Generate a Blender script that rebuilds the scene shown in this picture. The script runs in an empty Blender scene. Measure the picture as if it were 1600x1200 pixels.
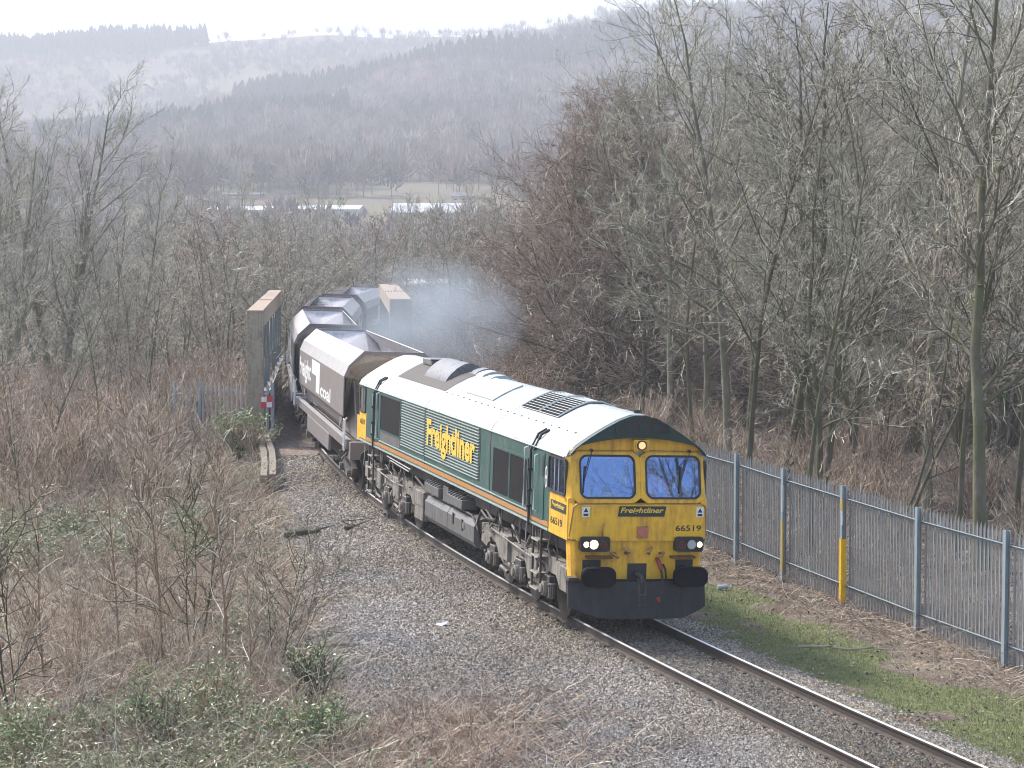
import bpy, math, random
import numpy as np
from mathutils import Vector, Matrix

random.seed(7)
rng = np.random.default_rng(7)
sc = bpy.context.scene
COL = sc.collection

# ------------------------------------------------------------------ camera, sky, sun, exposure
CAMP = np.array([-14.09566, -37.43724, 7.47648])
FWD = np.array([0.29334008, 0.95315938, -0.07374817])
RGT = np.array([0.955752651, -0.294171187, -0.000426638])
UPV = np.array([0.0221012, 0.0703599, 0.9972768])
FPX = 3523.9
cam = bpy.data.cameras.new("camera")
camo = bpy.data.objects.new("camera", cam)
COL.objects.link(camo)
cam.sensor_width = 36.0
cam.lens = FPX / 1600 * 36.0
cam.clip_start = 0.5
cam.clip_end = 9000
camo.matrix_world = Matrix(((RGT[0], UPV[0], -FWD[0], CAMP[0]), (RGT[1], UPV[1], -FWD[1], CAMP[1]),
                            (RGT[2], UPV[2], -FWD[2], CAMP[2]), (0, 0, 0, 1)))
sc.camera = camo

SUN_AZ = math.radians(-34)      # from +Y towards +X
SUN_EL = math.radians(44)
world = bpy.data.worlds.new("World")
sc.world = world
world.use_nodes = True
wn = world.node_tree
bgn = wn.nodes['Background']
sky = wn.nodes.new('ShaderNodeTexSky')
sky.sky_type = 'NISHITA'
sky.sun_disc = False
sky.sun_elevation = SUN_EL
sky.sun_rotation = SUN_AZ
sky.air_density = 1.0
sky.dust_density = 2.5
sky.ozone_density = 1.2
wn.links.new(sky.outputs[0], bgn.inputs[0])
bgn.inputs[1].default_value = 0.15
sl = bpy.data.lights.new("sun", 'SUN')
sl.energy = 2.8
sl.angle = math.radians(8)
sl.color = (1.0, 0.95, 0.88)
so = bpy.data.objects.new("sun", sl)
COL.objects.link(so)
sd = Vector((math.sin(SUN_AZ) * math.cos(SUN_EL), math.cos(SUN_AZ) * math.cos(SUN_EL), math.sin(SUN_EL)))
so.rotation_euler = sd.to_track_quat('Z', 'Y').to_euler()
so.location = (0, 0, 60)
sc.view_settings.view_transform = 'Standard'
sc.view_settings.look = 'None'
sc.view_settings.exposure = 1.36
sc.view_settings.gamma = 1
sc.render.engine = 'CYCLES'
cy = sc.cycles
cy.max_bounces = 6
cy.diffuse_bounces = 2
cy.glossy_bounces = 2
cy.transmission_bounces = 4
cy.transparent_max_bounces = 8
cy.volume_bounces = 0
cy.use_denoising = True
cy.filter_width = 1.0
cy.denoising_prefilter = 'ACCURATE'
cy.use_adaptive_sampling = True
cy.adaptive_threshold = 0.015
cy.volume_max_steps = 64
cy.volume_step_rate = 2.0

# ------------------------------------------------------------------ helpers
def tag(o, label=None, cat=None, group=None, kind=None):
    if label: o['label'] = label
    if cat: o['category'] = cat
    if group: o['group'] = group
    if kind: o['kind'] = kind
    return o

def link(name, data, parent=None):
    o = bpy.data.objects.new(name, data)
    COL.objects.link(o)
    if parent is not None: o.parent = parent
    return o

def empty(name, loc=(0, 0, 0), rz=0.0, parent=None):
    o = link(name, None, parent)
    o.location = loc
    o.rotation_euler = (0, 0, rz)
    o.empty_display_size = 0.3
    return o

def mesh_np(name, V, F, mats=(), mi=None, smooth=False, col=None):
    """V (n,3); F (m,k) array of equal sized faces or a list of such arrays"""
    me = bpy.data.meshes.new(name)
    V = np.ascontiguousarray(V, dtype=np.float32)
    Fs = F if isinstance(F, list) else [F]
    Fs = [f for f in Fs if len(f)]
    me.vertices.add(len(V))
    me.vertices.foreach_set('co', V.ravel())
    idx = np.concatenate([f.ravel() for f in Fs]).astype(np.int32)
    sizes = np.concatenate([np.full(len(f), f.shape[1]) for f in Fs])
    starts = np.concatenate([[0], np.cumsum(sizes)[:-1]]).astype(np.int32)
    me.loops.add(len(idx))
    me.loops.foreach_set('vertex_index', idx)
    me.polygons.add(len(sizes))
    me.polygons.foreach_set('loop_start', starts)
    if mi is not None: me.polygons.foreach_set('material_index', np.asarray(mi, dtype=np.int32))
    me.polygons.foreach_set('use_smooth', np.full(len(sizes), smooth, dtype=bool))
    for m in mats: me.materials.append(m)
    me.update(calc_edges=True)
    if col is not None:
        at = me.color_attributes.new('Col', 'FLOAT_COLOR', 'POINT')
        c = np.ones((len(V), 4), dtype=np.float32); c[:, :3] = col
        at.data.foreach_set('color', c.ravel())
    return me

class MB:
    """collects shapes and links them as one mesh object"""
    def __init__(s): s.v = []; s.f = []; s.m = []; s.mats = []
    def mat(s, m):
        if m not in s.mats: s.mats.append(m)
        return s.mats.index(m)
    def add(s, verts, faces, m=None):
        b = len(s.v); s.v.extend([tuple(v) for v in verts])
        k = s.mat(m) if m is not None else 0
        for f in faces: s.f.append(tuple(i + b for i in f)); s.m.append(k)
    def box(s, x0, x1, y0, y1, z0, z1, m=None, M=None):
        v = [(x, y, z) for z in (z0, z1) for y in (y0, y1) for x in (x0, x1)]
        if M is not None: v = [tuple(M @ Vector(p)) for p in v]
        s.add(v, [(0, 2, 3, 1), (4, 5, 7, 6), (0, 1, 5, 4), (2, 6, 7, 3), (0, 4, 6, 2), (1, 3, 7, 5)], m)
    def prism(s, poly, fn0, fn1, m=None, mcap=None):
        """poly list of 2d points; fn maps (a,b)->3d for the two ends"""
        n = len(poly)
        v = [fn0(*p) for p in poly] + [fn1(*p) for p in poly]
        s.add(v, [(i, (i + 1) % n, n + (i + 1) % n, n + i) for i in range(n)], m)
        s.add(v, [tuple(range(n))[::-1], tuple(range(n, 2 * n))], mcap or m)
    def ring(s, outer, inner, fn0, fn1, m=None):
        n = len(outer)
        v = [fn0(*p) for p in outer] + [fn0(*p) for p in inner] + [fn1(*p) for p in outer] + [fn1(*p) for p in inner]
        f = []
        for i in range(n):
            j = (i + 1) % n
            f += [(i, j, n + j, n + i), (2 * n + i, 3 * n + i, 3 * n + j, 2 * n + j),
                  (i, 2 * n + i, 2 * n + j, j), (n + i, n + j, 3 * n + j, 3 * n + i)]
        s.add(v, f, m)
    def tube(s, pts, r, m=None, n=8, cap=True):
        pts = [Vector(p) for p in pts]
        rs = r if isinstance(r, (list, tuple)) else [r] * len(pts)
        rings = []
        ref = None
        for i, p in enumerate(pts):
            t = (pts[min(i + 1, len(pts) - 1)] - pts[max(i - 1, 0)]).normalized()
            if ref is None: ref = Vector((0, 0, 1)) if abs(t.z) < 0.9 else Vector((1, 0, 0))
            a = t.cross(ref).normalized(); b = t.cross(a)
            ref = -b if False else ref
            rings.append([p + (a * math.cos(2 * math.pi * k / n) + b * math.sin(2 * math.pi * k / n)) * rs[i] for k in range(n)])
        v = [q for rg in rings for q in rg]
        f = [(i * n + k, i * n + (k + 1) % n, (i + 1) * n + (k + 1) % n, (i + 1) * n + k) for i in range(len(pts) - 1) for k in range(n)]
        if cap: f += [tuple(range(n))[::-1], tuple((len(pts) - 1) * n + k for k in range(n))]
        s.add(v, f, m)
    def build(s, name, m=None, parent=None, bevel=0.0, smooth=False, seg=1):
        me = bpy.data.meshes.new(name)
        me.from_pydata(s.v, [], s.f)
        mats = s.mats if s.mats else [m]
        for q in mats: me.materials.append(q)
        if s.mats: me.polygons.foreach_set('material_index', s.m)
        me.validate(); me.update()
        import bmesh
        bm = bmesh.new(); bm.from_mesh(me); bmesh.ops.recalc_face_normals(bm, faces=bm.faces)
        if bevel > 0:
            ed = [e for e in bm.edges if len(e.link_faces) == 2 and e.calc_face_angle(0) > 0.6]
            bmesh.ops.bevel(bm, geom=ed, offset=bevel, segments=seg, affect='EDGES', profile=0.5)
        bm.to_mesh(me); bm.free()
        if smooth:
            me.polygons.foreach_set('use_smooth', [True] * len(me.polygons))
            try: me.set_sharp_from_angle(angle=math.radians(35))
            except Exception: pass
        return link(name, me, parent)

def rrect(x0, x1, z0, z1, r, n=4):
    """rounded rectangle outline"""
    out = []
    for cx, cz, a0 in ((x1 - r, z1 - r, 0), (x0 + r, z1 - r, 90), (x0 + r, z0 + r, 180), (x1 - r, z0 + r, 270)):
        for k in range(n + 1):
            a = math.radians(a0 + 90 * k / n)
            out.append((cx + r * math.cos(a), cz + r * math.sin(a)))
    return out

def rect_like(x0, x1, z0, z1, n=4):
    """plain rectangle with the same vertex count and order as rrect"""
    out = []
    for cx, cz, prv, nxt in ((x1, z1, (x1, (z0+z1)/2), ((x0+x1)/2, z1)), (x0, z1, ((x0+x1)/2, z1), (x0, (z0+z1)/2)),
                   (x0, z0, (x0, (z0+z1)/2), ((x0+x1)/2, z0)), (x1, z0, ((x0+x1)/2, z0), (x1, (z0+z1)/2))):
        for k in range(n + 1):
            t = k / n
            if t <= 0.5:
                a = 1 - t * 2; out.append((cx + (prv[0] - cx) * a * 0.98, cz + (prv[1] - cz) * a * 0.98))
            else:
                a = t * 2 - 1; out.append((cx + (nxt[0] - cx) * a * 0.98, cz + (nxt[1] - cz) * a * 0.98))
    return out

def text_mesh(name, body, fit, fn, m, parent=None, shear=0.0, bold=0.0, ext=0.004, keep=False):
    """fit = (u0,u1,v0,v1) box in surface coordinates; fn(u,v,w) -> 3d"""
    cu = bpy.data.curves.new(name, 'FONT'); cu.body = body; cu.offset = bold; cu.shear = shear
    cu.resolution_u = 3
    tmp = bpy.data.objects.new(name + '_tmp', cu); COL.objects.link(tmp)
    bpy.context.view_layer.update()
    dg = bpy.context.evaluated_depsgraph_get()
    me = bpy.data.meshes.new_from_object(tmp.evaluated_get(dg))
    bpy.data.objects.remove(tmp); bpy.data.curves.remove(cu)
    co = np.array([v.co[:] for v in me.vertices])
    mn, mx = co[:, :2].min(0), co[:, :2].max(0)
    u0, u1, v0, v1 = fit
    for v in me.vertices:
        a = (v.co.x - mn[0]) / (mx[0] - mn[0]); b = (v.co.y - mn[1]) / (mx[1] - mn[1])
        v.co = fn(u0 + (u1 - u0) * a, v0 + (v1 - v0) * b, 0)
    me.materials.clear(); me.materials.append(m)
    for p in me.polygons: p.material_index = 0
    me.name = name
    return link(name, me, parent)

def copy_tree(o, parent=None):
    c = o.copy(); COL.objects.link(c)
    if parent is not None: c.parent = parent
    for ch in o.children: copy_tree(ch, c)
    return c

# ------------------------------------------------------------------ materials
def new_mat(name):
    m = bpy.data.materials.new(name); m.use_nodes = True
    return m, m.node_tree, m.node_tree.nodes['Principled BSDF']

def N(nt, t, **kw):
    n = nt.nodes.new(t)
    for k, v in kw.items(): setattr(n, k, v)
    return n

def noise(nt, scale, detail=4, rough=0.6, coord='Object', vec=None):
    tc = N(nt, 'ShaderNodeTexCoord')
    n = N(nt, 'ShaderNodeTexNoise'); n.inputs['Scale'].default_value = scale
    n.inputs['Detail'].default_value = detail; n.inputs['Roughness'].default_value = rough
    src = tc.outputs[coord]
    if vec is not None:
        mp = N(nt, 'ShaderNodeMapping'); mp.inputs['Scale'].default_value = vec
        nt.links.new(src, mp.inputs[0]); src = mp.outputs[0]
    nt.links.new(src, n.inputs['Vector'])
    return n

def ramp(nt, src, stops):
    r = N(nt, 'ShaderNodeValToRGB')
    els = r.color_ramp.elements
    while len(els) < len(stops): els.new(0.5)
    for e, (p, c) in zip(els, stops):
        e.position = p; e.color = (*c, 1) if len(c) == 3 else c
    nt.links.new(src, r.inputs[0])
    return r

def mix(nt, fac, a, b, mode='MIX'):
    n = N(nt, 'ShaderNodeMix'); n.data_type = 'RGBA'; n.blend_type = mode
    for sock, v in ((n.inputs[0], fac), (n.inputs[6], a), (n.inputs[7], b)):
        if isinstance(v, (int, float)): sock.default_value = v
        elif isinstance(v, tuple): sock.default_value = (*v, 1)
        else: nt.links.new(v, sock)
    return n.outputs[2]

def paint(name, c, dirt=(0.09, 0.07, 0.055), amount=0.45, rough=0.4, metal=0.0, scale=2.5, bump=0.0, streak=True, spec=0.5, lo=0.45, hi=0.75):
    """paint with grime in blotches and vertical streaks"""
    m, nt, b = new_mat(name)
    n1 = noise(nt, scale, 6, 0.65)
    n2 = noise(nt, scale * 4, 5, 0.7, vec=(1, 1, 0.12) if streak else None)
    mu = N(nt, 'ShaderNodeMath', operation='MULTIPLY'); nt.links.new(n1.outputs[0], mu.inputs[0]); nt.links.new(n2.outputs[0], mu.inputs[1])
    r = ramp(nt, mu.outputs[0], [(lo * 0.5, (0, 0, 0)), (hi * 0.6, (1, 1, 1))])
    sc_ = N(nt, 'ShaderNodeMath', operation='MULTIPLY'); nt.links.new(r.outputs[0], sc_.inputs[0]); sc_.inputs[1].default_value = amount
    nt.links.new(mix(nt, sc_.outputs[0], c, dirt), b.inputs['Base Color'])
    rr = N(nt, 'ShaderNodeMapRange'); nt.links.new(sc_.outputs[0], rr.inputs[0]); rr.inputs[3].default_value = rough; rr.inputs[4].default_value = min(1, rough + 0.35)
    nt.links.new(rr.outputs[0], b.inputs['Roughness'])
    b.inputs['Metallic'].default_value = metal
    b.inputs['Specular IOR Level'].default_value = spec
    if bump > 0:
        bp = N(nt, 'ShaderNodeBump'); bp.inputs['Strength'].default_value = bump; bp.inputs['Distance'].default_value = 0.02
        nt.links.new(n2.outputs[0], bp.inputs['Height']); nt.links.new(bp.outputs[0], b.inputs['Normal'])
    return m

def emis(name, c, e, s):
    m, nt, b = new_mat(name)
    b.inputs['Base Color'].default_value = (*c, 1); b.inputs['Emission Color'].default_value = (*e, 1); b.inputs['Emission Strength'].default_value = s
    b.inputs['Roughness'].default_value = 0.2
    return m

GREEN = (0.022, 0.085, 0.075)
M = {}
M['green'] = paint('loco_green', GREEN, dirt=(0.13, 0.135, 0.12), amount=0.7, rough=0.38)
M['darkgreen'] = paint('cab_roof_green', (0.008, 0.035, 0.032), dirt=(0.03, 0.035, 0.03), amount=0.4, rough=0.45)
M['roof'] = paint('roof_paint_glare', (0.38, 0.42, 0.41), dirt=(0.12, 0.11, 0.10), amount=0.75, rough=0.36, spec=0.7, streak=False)  # paler than its grey-green: sky glare put into the colour
M['yellow'] = paint('warning_yellow', (0.83, 0.47, 0.03), dirt=(0.30, 0.125, 0.035), amount=0.95, rough=0.4, lo=0.40, hi=0.8)
M['yellowtext'] = paint('letter_yellow', (0.80, 0.52, 0.07), dirt=(0.3, 0.2, 0.06), amount=0.4)
M['orange'] = paint('stripe_orange', (0.46, 0.20, 0.045), dirt=(0.30, 0.23, 0.19), amount=0.95, scale=3)
M['sill'] = paint('sill_pale', (0.36, 0.42, 0.40), dirt=(0.14, 0.12, 0.10), amount=0.5)
M['black'] = paint('black_paint', (0.018, 0.018, 0.02), dirt=(0.06, 0.05, 0.045), amount=0.6, rough=0.5)
M['plow'] = paint('plough_black', (0.026, 0.026, 0.029), dirt=(0.085, 0.075, 0.065), amount=0.6, rough=0.6, spec=0.3)
M['mesh'] = paint('intake_mesh', (0.008, 0.008, 0.010), dirt=(0.02, 0.018, 0.016), amount=0.4, rough=0.8, spec=0.15)
M['frame'] = paint('frame_grime', (0.045, 0.040, 0.036), dirt=(0.16, 0.13, 0.10), amount=0.7, rough=0.7, bump=0.4)
M['bogie'] = paint('bogie_grey', (0.24, 0.22, 0.19), dirt=(0.05, 0.04, 0.032), amount=0.9, rough=0.6, bump=0.4, lo=0.38, hi=0.62)
M['tank'] = paint('tank_grey', (0.13, 0.13, 0.13), dirt=(0.05, 0.042, 0.035), amount=0.8, rough=0.38, streak=True, spec=0.6)
M['steel'] = paint('bright_steel', (0.45, 0.44, 0.42), dirt=(0.2, 0.14, 0.09), amount=0.5, rough=0.35, metal=0.8)
M['rail'] = paint('rail_rust', (0.045, 0.032, 0.024), dirt=(0.025, 0.02, 0.017), amount=0.6, rough=0.75, bump=0.3)
M['railtop'] = paint('rail_head_sheen', (0.90, 0.90, 0.90), dirt=(0.5, 0.45, 0.4), amount=0.1, rough=0.35, metal=0.35, streak=False)  # near-white and partly diffuse, sun sheen painted in
M['rust'] = paint('rust', (0.16, 0.075, 0.035), dirt=(0.05, 0.03, 0.02), amount=0.8, rough=0.8, bump=0.4)
M['wagon'] = paint('wagon_brown', (0.185, 0.165, 0.16), dirt=(0.20, 0.17, 0.15), amount=0.55, rough=0.5, bump=0.1, spec=0.6)
M['wagontop'] = paint('wagon_top_glare', (0.42, 0.41, 0.41), dirt=(0.15, 0.12, 0.10), amount=0.4, rough=0.36, spec=0.8)  # body brown made paler, painting glare onto the top slopes
M['wagonlip'] = paint('wagon_rim', (0.26, 0.23, 0.23), amount=0.5)
M['wagonin'] = paint('wagon_inside', (0.66, 0.63, 0.63), dirt=(0.18, 0.15, 0.14), amount=0.6, rough=0.5, streak=True)
M['white'] = paint('white_paint', (0.75, 0.76, 0.76), dirt=(0.35, 0.33, 0.31), amount=0.5)
M['gridge'] = paint('girder_blue_grey', (0.19, 0.215, 0.21), dirt=(0.12, 0.075, 0.045), amount=0.7, rough=0.6, bump=0.3)
M['gtop'] = paint('girder_rust_top', (0.36, 0.28, 0.215), dirt=(0.19, 0.12, 0.08), amount=0.8, rough=0.8, streak=False, bump=0.3)
M['gplate'] = paint('girder_end_plate', (0.34, 0.30, 0.23), dirt=(0.15, 0.09, 0.05), amount=0.95, rough=0.7, bump=0.3)
M['galv'] = paint('galvanised', (0.34, 0.345, 0.335), dirt=(0.22, 0.21, 0.18), amount=0.6, rough=0.55, metal=0.15)
M['galvdark'] = paint('galvanised_post', (0.30, 0.36, 0.39), dirt=(0.12, 0.13, 0.12), amount=0.5, rough=0.5, metal=0.15)
M['palebrown'] = paint('weathered_pale', (0.40, 0.34, 0.30), dirt=(0.12, 0.09, 0.07), amount=0.6, rough=0.8)
M['boardyellow'] = paint('board_yellow', (0.85, 0.50, 0.01), dirt=(0.5, 0.3, 0.05), amount=0.3)
M['timber'] = paint('old_timber', (0.22, 0.19, 0.145), dirt=(0.07, 0.055, 0.04), amount=0.7, rough=0.85, bump=0.5, streak=False)
M['concrete'] = paint('stained_concrete', (0.15, 0.13, 0.11), dirt=(0.07, 0.055, 0.045), amount=0.8, rough=0.9, bump=0.5, streak=False)
M['red'] = paint('sign_red', (0.55, 0.02, 0.03), dirt=(0.3, 0.1, 0.1), amount=0.3)
M['pink'] = paint('crest_pink', (0.50, 0.16, 0.12), dirt=(0.3, 0.1, 0.08), amount=0.5, scale=14)
M['redhose'] = paint('hose_red', (0.35, 0.02, 0.02), amount=0.4)
M['brass'] = paint('dirty_handle', (0.42, 0.24, 0.10), dirt=(0.15, 0.08, 0.04), amount=0.6, rough=0.4, metal=0.3)
M['lamp'] = emis('lit_headlight', (0.9, 0.85, 0.7), (1.0, 0.72, 0.40), 1.1)
M['lamptop'] = emis('lit_top_lamp', (0.6, 0.4, 0.25), (1.0, 0.42, 0.18), 0.55)
M['reddim'] = emis('tail_lamp_red', (0.12, 0.012, 0.012), (0, 0, 0), 0)
M['lens'] = emis('clear_lens', (0.45, 0.47, 0.5), (0, 0, 0), 0)
M['litter'] = emis('white_litter', (0.8, 0.82, 0.85), (0, 0, 0), 0)
M['cab_in'] = paint('cab_interior', (0.22, 0.24, 0.26), amount=0.2, rough=0.7)
M['skin'] = emis('skin', (0.45, 0.27, 0.2), (0, 0, 0), 0)
M['hivis'] = paint('hi_vis_orange', (0.95, 0.22, 0.08), dirt=(0.6, 0.1, 0.03), amount=0.2, rough=0.8)
M['render'] = paint('pale_wall', (0.55, 0.53, 0.5), amount=0.2)
M['shedroof'] = paint('pale_sheet_roof', (0.62, 0.64, 0.66), dirt=(0.4, 0.4, 0.4), amount=0.3, rough=0.35, spec=0.8, streak=False)
M['slate'] = paint('slate_roof', (0.18, 0.17, 0.18), amount=0.3, rough=0.5)

def glass_mat():
    m, nt, b = new_mat('windscreen_glass')
    out = nt.nodes['Material Output']
    g = N(nt, 'ShaderNodeBsdfGlossy'); g.inputs['Roughness'].default_value = 0.015; g.inputs['Color'].default_value = (0.40, 0.57, 1.0, 1)  # blue tint paints the sky reflection into the glass
    t = N(nt, 'ShaderNodeBsdfTransparent'); t.inputs['Color'].default_value = (0.92, 0.94, 0.95, 1)
    mx = N(nt, 'ShaderNodeMixShader')
    fr = N(nt, 'ShaderNodeFresnel'); fr.inputs[0].default_value = 1.5
    ad = N(nt, 'ShaderNodeMath', operation='ADD'); ad.inputs[1].default_value = 0.24; ad.use_clamp = True
    nt.links.new(fr.outputs[0], ad.inputs[0]); nt.links.new(ad.outputs[0], mx.inputs[0])
    nt.links.new(t.outputs[0], mx.inputs[1]); nt.links.new(g.outputs[0], mx.inputs[2]); nt.links.new(mx.outputs[0], out.inputs[0])
    return m
M['glass'] = glass_mat()
M['sideglass'] = paint('side_glass', (0.10, 0.11, 0.115), dirt=(0.16, 0.15, 0.13), amount=0.4, rough=0.12, spec=0.8)

def wood_mat(name, c0, c1, moss=None, mossamt=0.5, rough=0.85, vary=0.25, bump=True):
    """bark or twig colour, changing from plant to plant"""
    m, nt, b = new_mat(name)
    n1 = noise(nt, 1.4, 5, 0.65)
    r = ramp(nt, n1.outputs[0], [(0.35, c0), (0.65, c1)])
    colr = r.outputs[0]
    oi = N(nt, 'ShaderNodeObjectInfo')
    if moss:
        n2 = noise(nt, 0.9, 4, 0.7)
        r2 = ramp(nt, n2.outputs[0], [(0.5 - mossamt * 0.15, (0, 0, 0)), (0.62, (1, 1, 1))])
        mm = N(nt, 'ShaderNodeMath', operation='MULTIPLY'); nt.links.new(r2.outputs[0], mm.inputs[0]); mm.inputs[1].default_value = mossamt
        colr = mix(nt, mm.outputs[0], colr, moss)
    hs = N(nt, 'ShaderNodeHueSaturation')
    mr = N(nt, 'ShaderNodeMapRange'); nt.links.new(oi.outputs['Random'], mr.inputs[0]); mr.inputs[3].default_value = 1 - vary; mr.inputs[4].default_value = 1 + vary
    nt.links.new(mr.outputs[0], hs.inputs['Value']); nt.links.new(colr, hs.inputs['Color'])
    nt.links.new(hs.outputs[0], b.inputs['Base Color'])
    b.inputs['Roughness'].default_value = rough
    b.inputs['Specular IOR Level'].default_value = 0.3
    if bump:
        n3 = noise(nt, 14, 4, 0.7, vec=(1, 1, 0.25))
        bp = N(nt, 'ShaderNodeBump'); bp.inputs['Strength'].default_value = 0.7; bp.inputs['Distance'].default_value = 0.05
        nt.links.new(n3.outputs[0], bp.inputs['Height']); nt.links.new(bp.outputs[0], b.inputs['Normal'])
    return m
M['bark'] = wood_mat('mossy_bark', (0.07, 0.06, 0.045), (0.17, 0.15, 0.115), (0.085, 0.10, 0.03), 0.75)
M['barkgrey'] = wood_mat('grey_bark', (0.13, 0.12, 0.095), (0.27, 0.25, 0.20), (0.12, 0.135, 0.055), 0.55)
def twig_mat(name, stops, rough=0.5, vary=0.15, spec=0.5):
    """every twig its own tone: dark ones, grey ones and pale ones painted as sunlit glints"""
    m, nt, b = new_mat(name)
    g = N(nt, 'ShaderNodeNewGeometry'); r = ramp(nt, g.outputs['Random Per Island'], stops)  # pale end of the ramp puts sun glints into the colour
    oi = N(nt, 'ShaderNodeObjectInfo'); hs = N(nt, 'ShaderNodeHueSaturation')
    mr = N(nt, 'ShaderNodeMapRange'); nt.links.new(oi.outputs['Random'], mr.inputs[0]); mr.inputs[3].default_value = 1 - vary; mr.inputs[4].default_value = 1 + vary
    nt.links.new(mr.outputs[0], hs.inputs['Value']); nt.links.new(r.outputs[0], hs.inputs['Color']); nt.links.new(hs.outputs[0], b.inputs['Base Color'])
    b.inputs['Roughness'].default_value = rough; b.inputs['Specular IOR Level'].default_value = spec
    return m
M['twig'] = twig_mat('grey_twigs', [(0.0, (0.08, 0.07, 0.055)), (0.4, (0.26, 0.23, 0.175)), (0.75, (0.48, 0.44, 0.34)), (1.0, (0.82, 0.78, 0.64))])
M['twigred'] = twig_mat('reddish_twigs', [(0.0, (0.09, 0.06, 0.045)), (0.45, (0.30, 0.215, 0.165)), (0.8, (0.50, 0.40, 0.32)), (1.0, (0.80, 0.72, 0.60))])
M['twiggreen'] = twig_mat('greenish_twigs', [(0.0, (0.09, 0.085, 0.05)), (0.4, (0.30, 0.28, 0.195)), (0.75, (0.50, 0.475, 0.35)), (1.0, (0.84, 0.81, 0.66))]
)
M['twigpale'] = twig_mat('pale_twigs', [(0.0, (0.22, 0.20, 0.16)), (0.5, (0.42, 0.39, 0.32)), (1.0, (0.78, 0.74, 0.64))])
M['stemred'] = twig_mat('red_brown_stems', [(0.0, (0.08, 0.045, 0.035)), (0.4, (0.29, 0.18, 0.115)), (0.75, (0.50, 0.38, 0.26)), (1.0, (0.85, 0.76, 0.62))])
M['straw'] = twig_mat('dead_grass', [(0.0, (0.26, 0.20, 0.11)), (0.5, (0.52, 0.43, 0.26)), (1.0, (0.85, 0.76, 0.56))])
def leaf_mat(name, c0, c1, rough=0.35):
    m, nt, b = new_mat(name)
    g = N(nt, 'ShaderNodeNewGeometry')
    r = ramp(nt, g.outputs['Random Per Island'], [(0.0, c0), (1.0, c1)])
    nt.links.new(r.outputs[0], b.inputs['Base Color']); b.inputs['Roughness'].default_value = rough
    return m
M['leaf'] = leaf_mat('bramble_leaf', (0.06, 0.10, 0.035), (0.30, 0.34, 0.14), 0.4)
M['laurel'] = leaf_mat('evergreen_leaf', (0.08, 0.15, 0.05), (0.40, 0.47, 0.22), 0.35)
M['turf'] = leaf_mat('short_turf', (0.11, 0.125, 0.045), (0.26, 0.265, 0.12), 0.7)

def col_mat(name, rough=0.8, spec=0.4, extra=None):
    m, nt, b = new_mat(name)
    a = N(nt, 'ShaderNodeAttribute'); a.attribute_name = 'Col'
    nt.links.new(a.outputs['Color'], b.inputs['Base Color'])
    b.inputs['Roughness'].default_value = rough; b.inputs['Specular IOR Level'].default_value = spec
    return m
M['stone'] = col_mat('ballast_stone', 0.75)
M['farcrown'] = col_mat('far_crown', 0.95, 0.1)

# ------------------------------------------------------------------ track centre line
K0, KA, KB = 0.00049, 0.00393, 0.00386
CANT, GRADE = -0.03658, -0.00377
_s = np.arange(-90, 320.01, 0.25)
_k = np.interp(_s, [-30, 0, 40], [K0, KA, KB])
_i0 = int(90 / 0.25)
_th = np.concatenate([[0], np.cumsum((_k[1:] + _k[:-1]) / 2 * 0.25)]); _th -= _th[_i0]
_x = np.concatenate([[0], np.cumsum((np.sin(_th[1:]) + np.sin(_th[:-1])) / 2 * 0.25)]); _x -= _x[_i0]
_y = np.concatenate([[0], np.cumsum((np.cos(_th[1:]) + np.cos(_th[:-1])) / 2 * 0.25)]); _y -= _y[_i0]

def tp(s, lat, z):
    """point beside the track: distance along, to the right, above rail level"""
    x = np.interp(s, _s, _x); y = np.interp(s, _s, _y); th = np.interp(s, _s, _th)
    r = np.array([math.cos(th), -math.sin(th), 0.0])
    rr = r * math.cos(CANT) + np.array([0, 0, math.sin(CANT)]); uu = np.array([0, 0, math.cos(CANT)]) - r * math.sin(CANT)
    return np.array([x, y, GRADE * y]) + rr * lat + uu * z

def body_matrix(s0, L):
    a = tp(s0 + L * 0.2, 0, 0); b = tp(s0 + L * 0.8, 0, 0)
    d = (b - a) / np.linalg.norm(b - a); Mi = (a + b) / 2
    r = np.cross(d, [0, 0, 1.0]); r /= np.linalg.norm(r); u = np.cross(r, d)
    rr = r * math.cos(CANT) + u * math.sin(CANT); uu = u * math.cos(CANT) - r * math.sin(CANT)
    o = Mi - d * (L / 2)
    return Matrix(((rr[0], d[0], uu[0], o[0]), (rr[1], d[1], uu[1], o[1]), (rr[2], d[2], uu[2], o[2]), (0, 0, 0, 1)))

def track_lat(X, Y):
    """signed lateral distance to the track and distance along it, for arrays"""
    X = np.asarray(X, float); Y = np.asarray(Y, float)
    S = _s[::4]; TX = _x[::4]; TY = _y[::4]; TH = _th[::4]
    out_l = np.empty(X.size); out_s = np.empty(X.size)
    xf, yf = X.ravel(), Y.ravel()
    for a in range(0, xf.size, 20000):
        xs = xf[a:a + 20000, None]; ys = yf[a:a + 20000, None]
        d2 = (xs - TX) ** 2 + (ys - TY) ** 2
        i = d2.argmin(1)
        dx = xs[:, 0] - TX[i]; dy = ys[:, 0] - TY[i]
        out_l[a:a + 20000] = dx * np.cos(TH[i]) - dy * np.sin(TH[i])
        out_s[a:a + 20000] = S[i] + dx * np.sin(TH[i]) + dy * np.cos(TH[i])
    return out_l.reshape(X.shape), out_s.reshape(X.shape)

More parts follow.
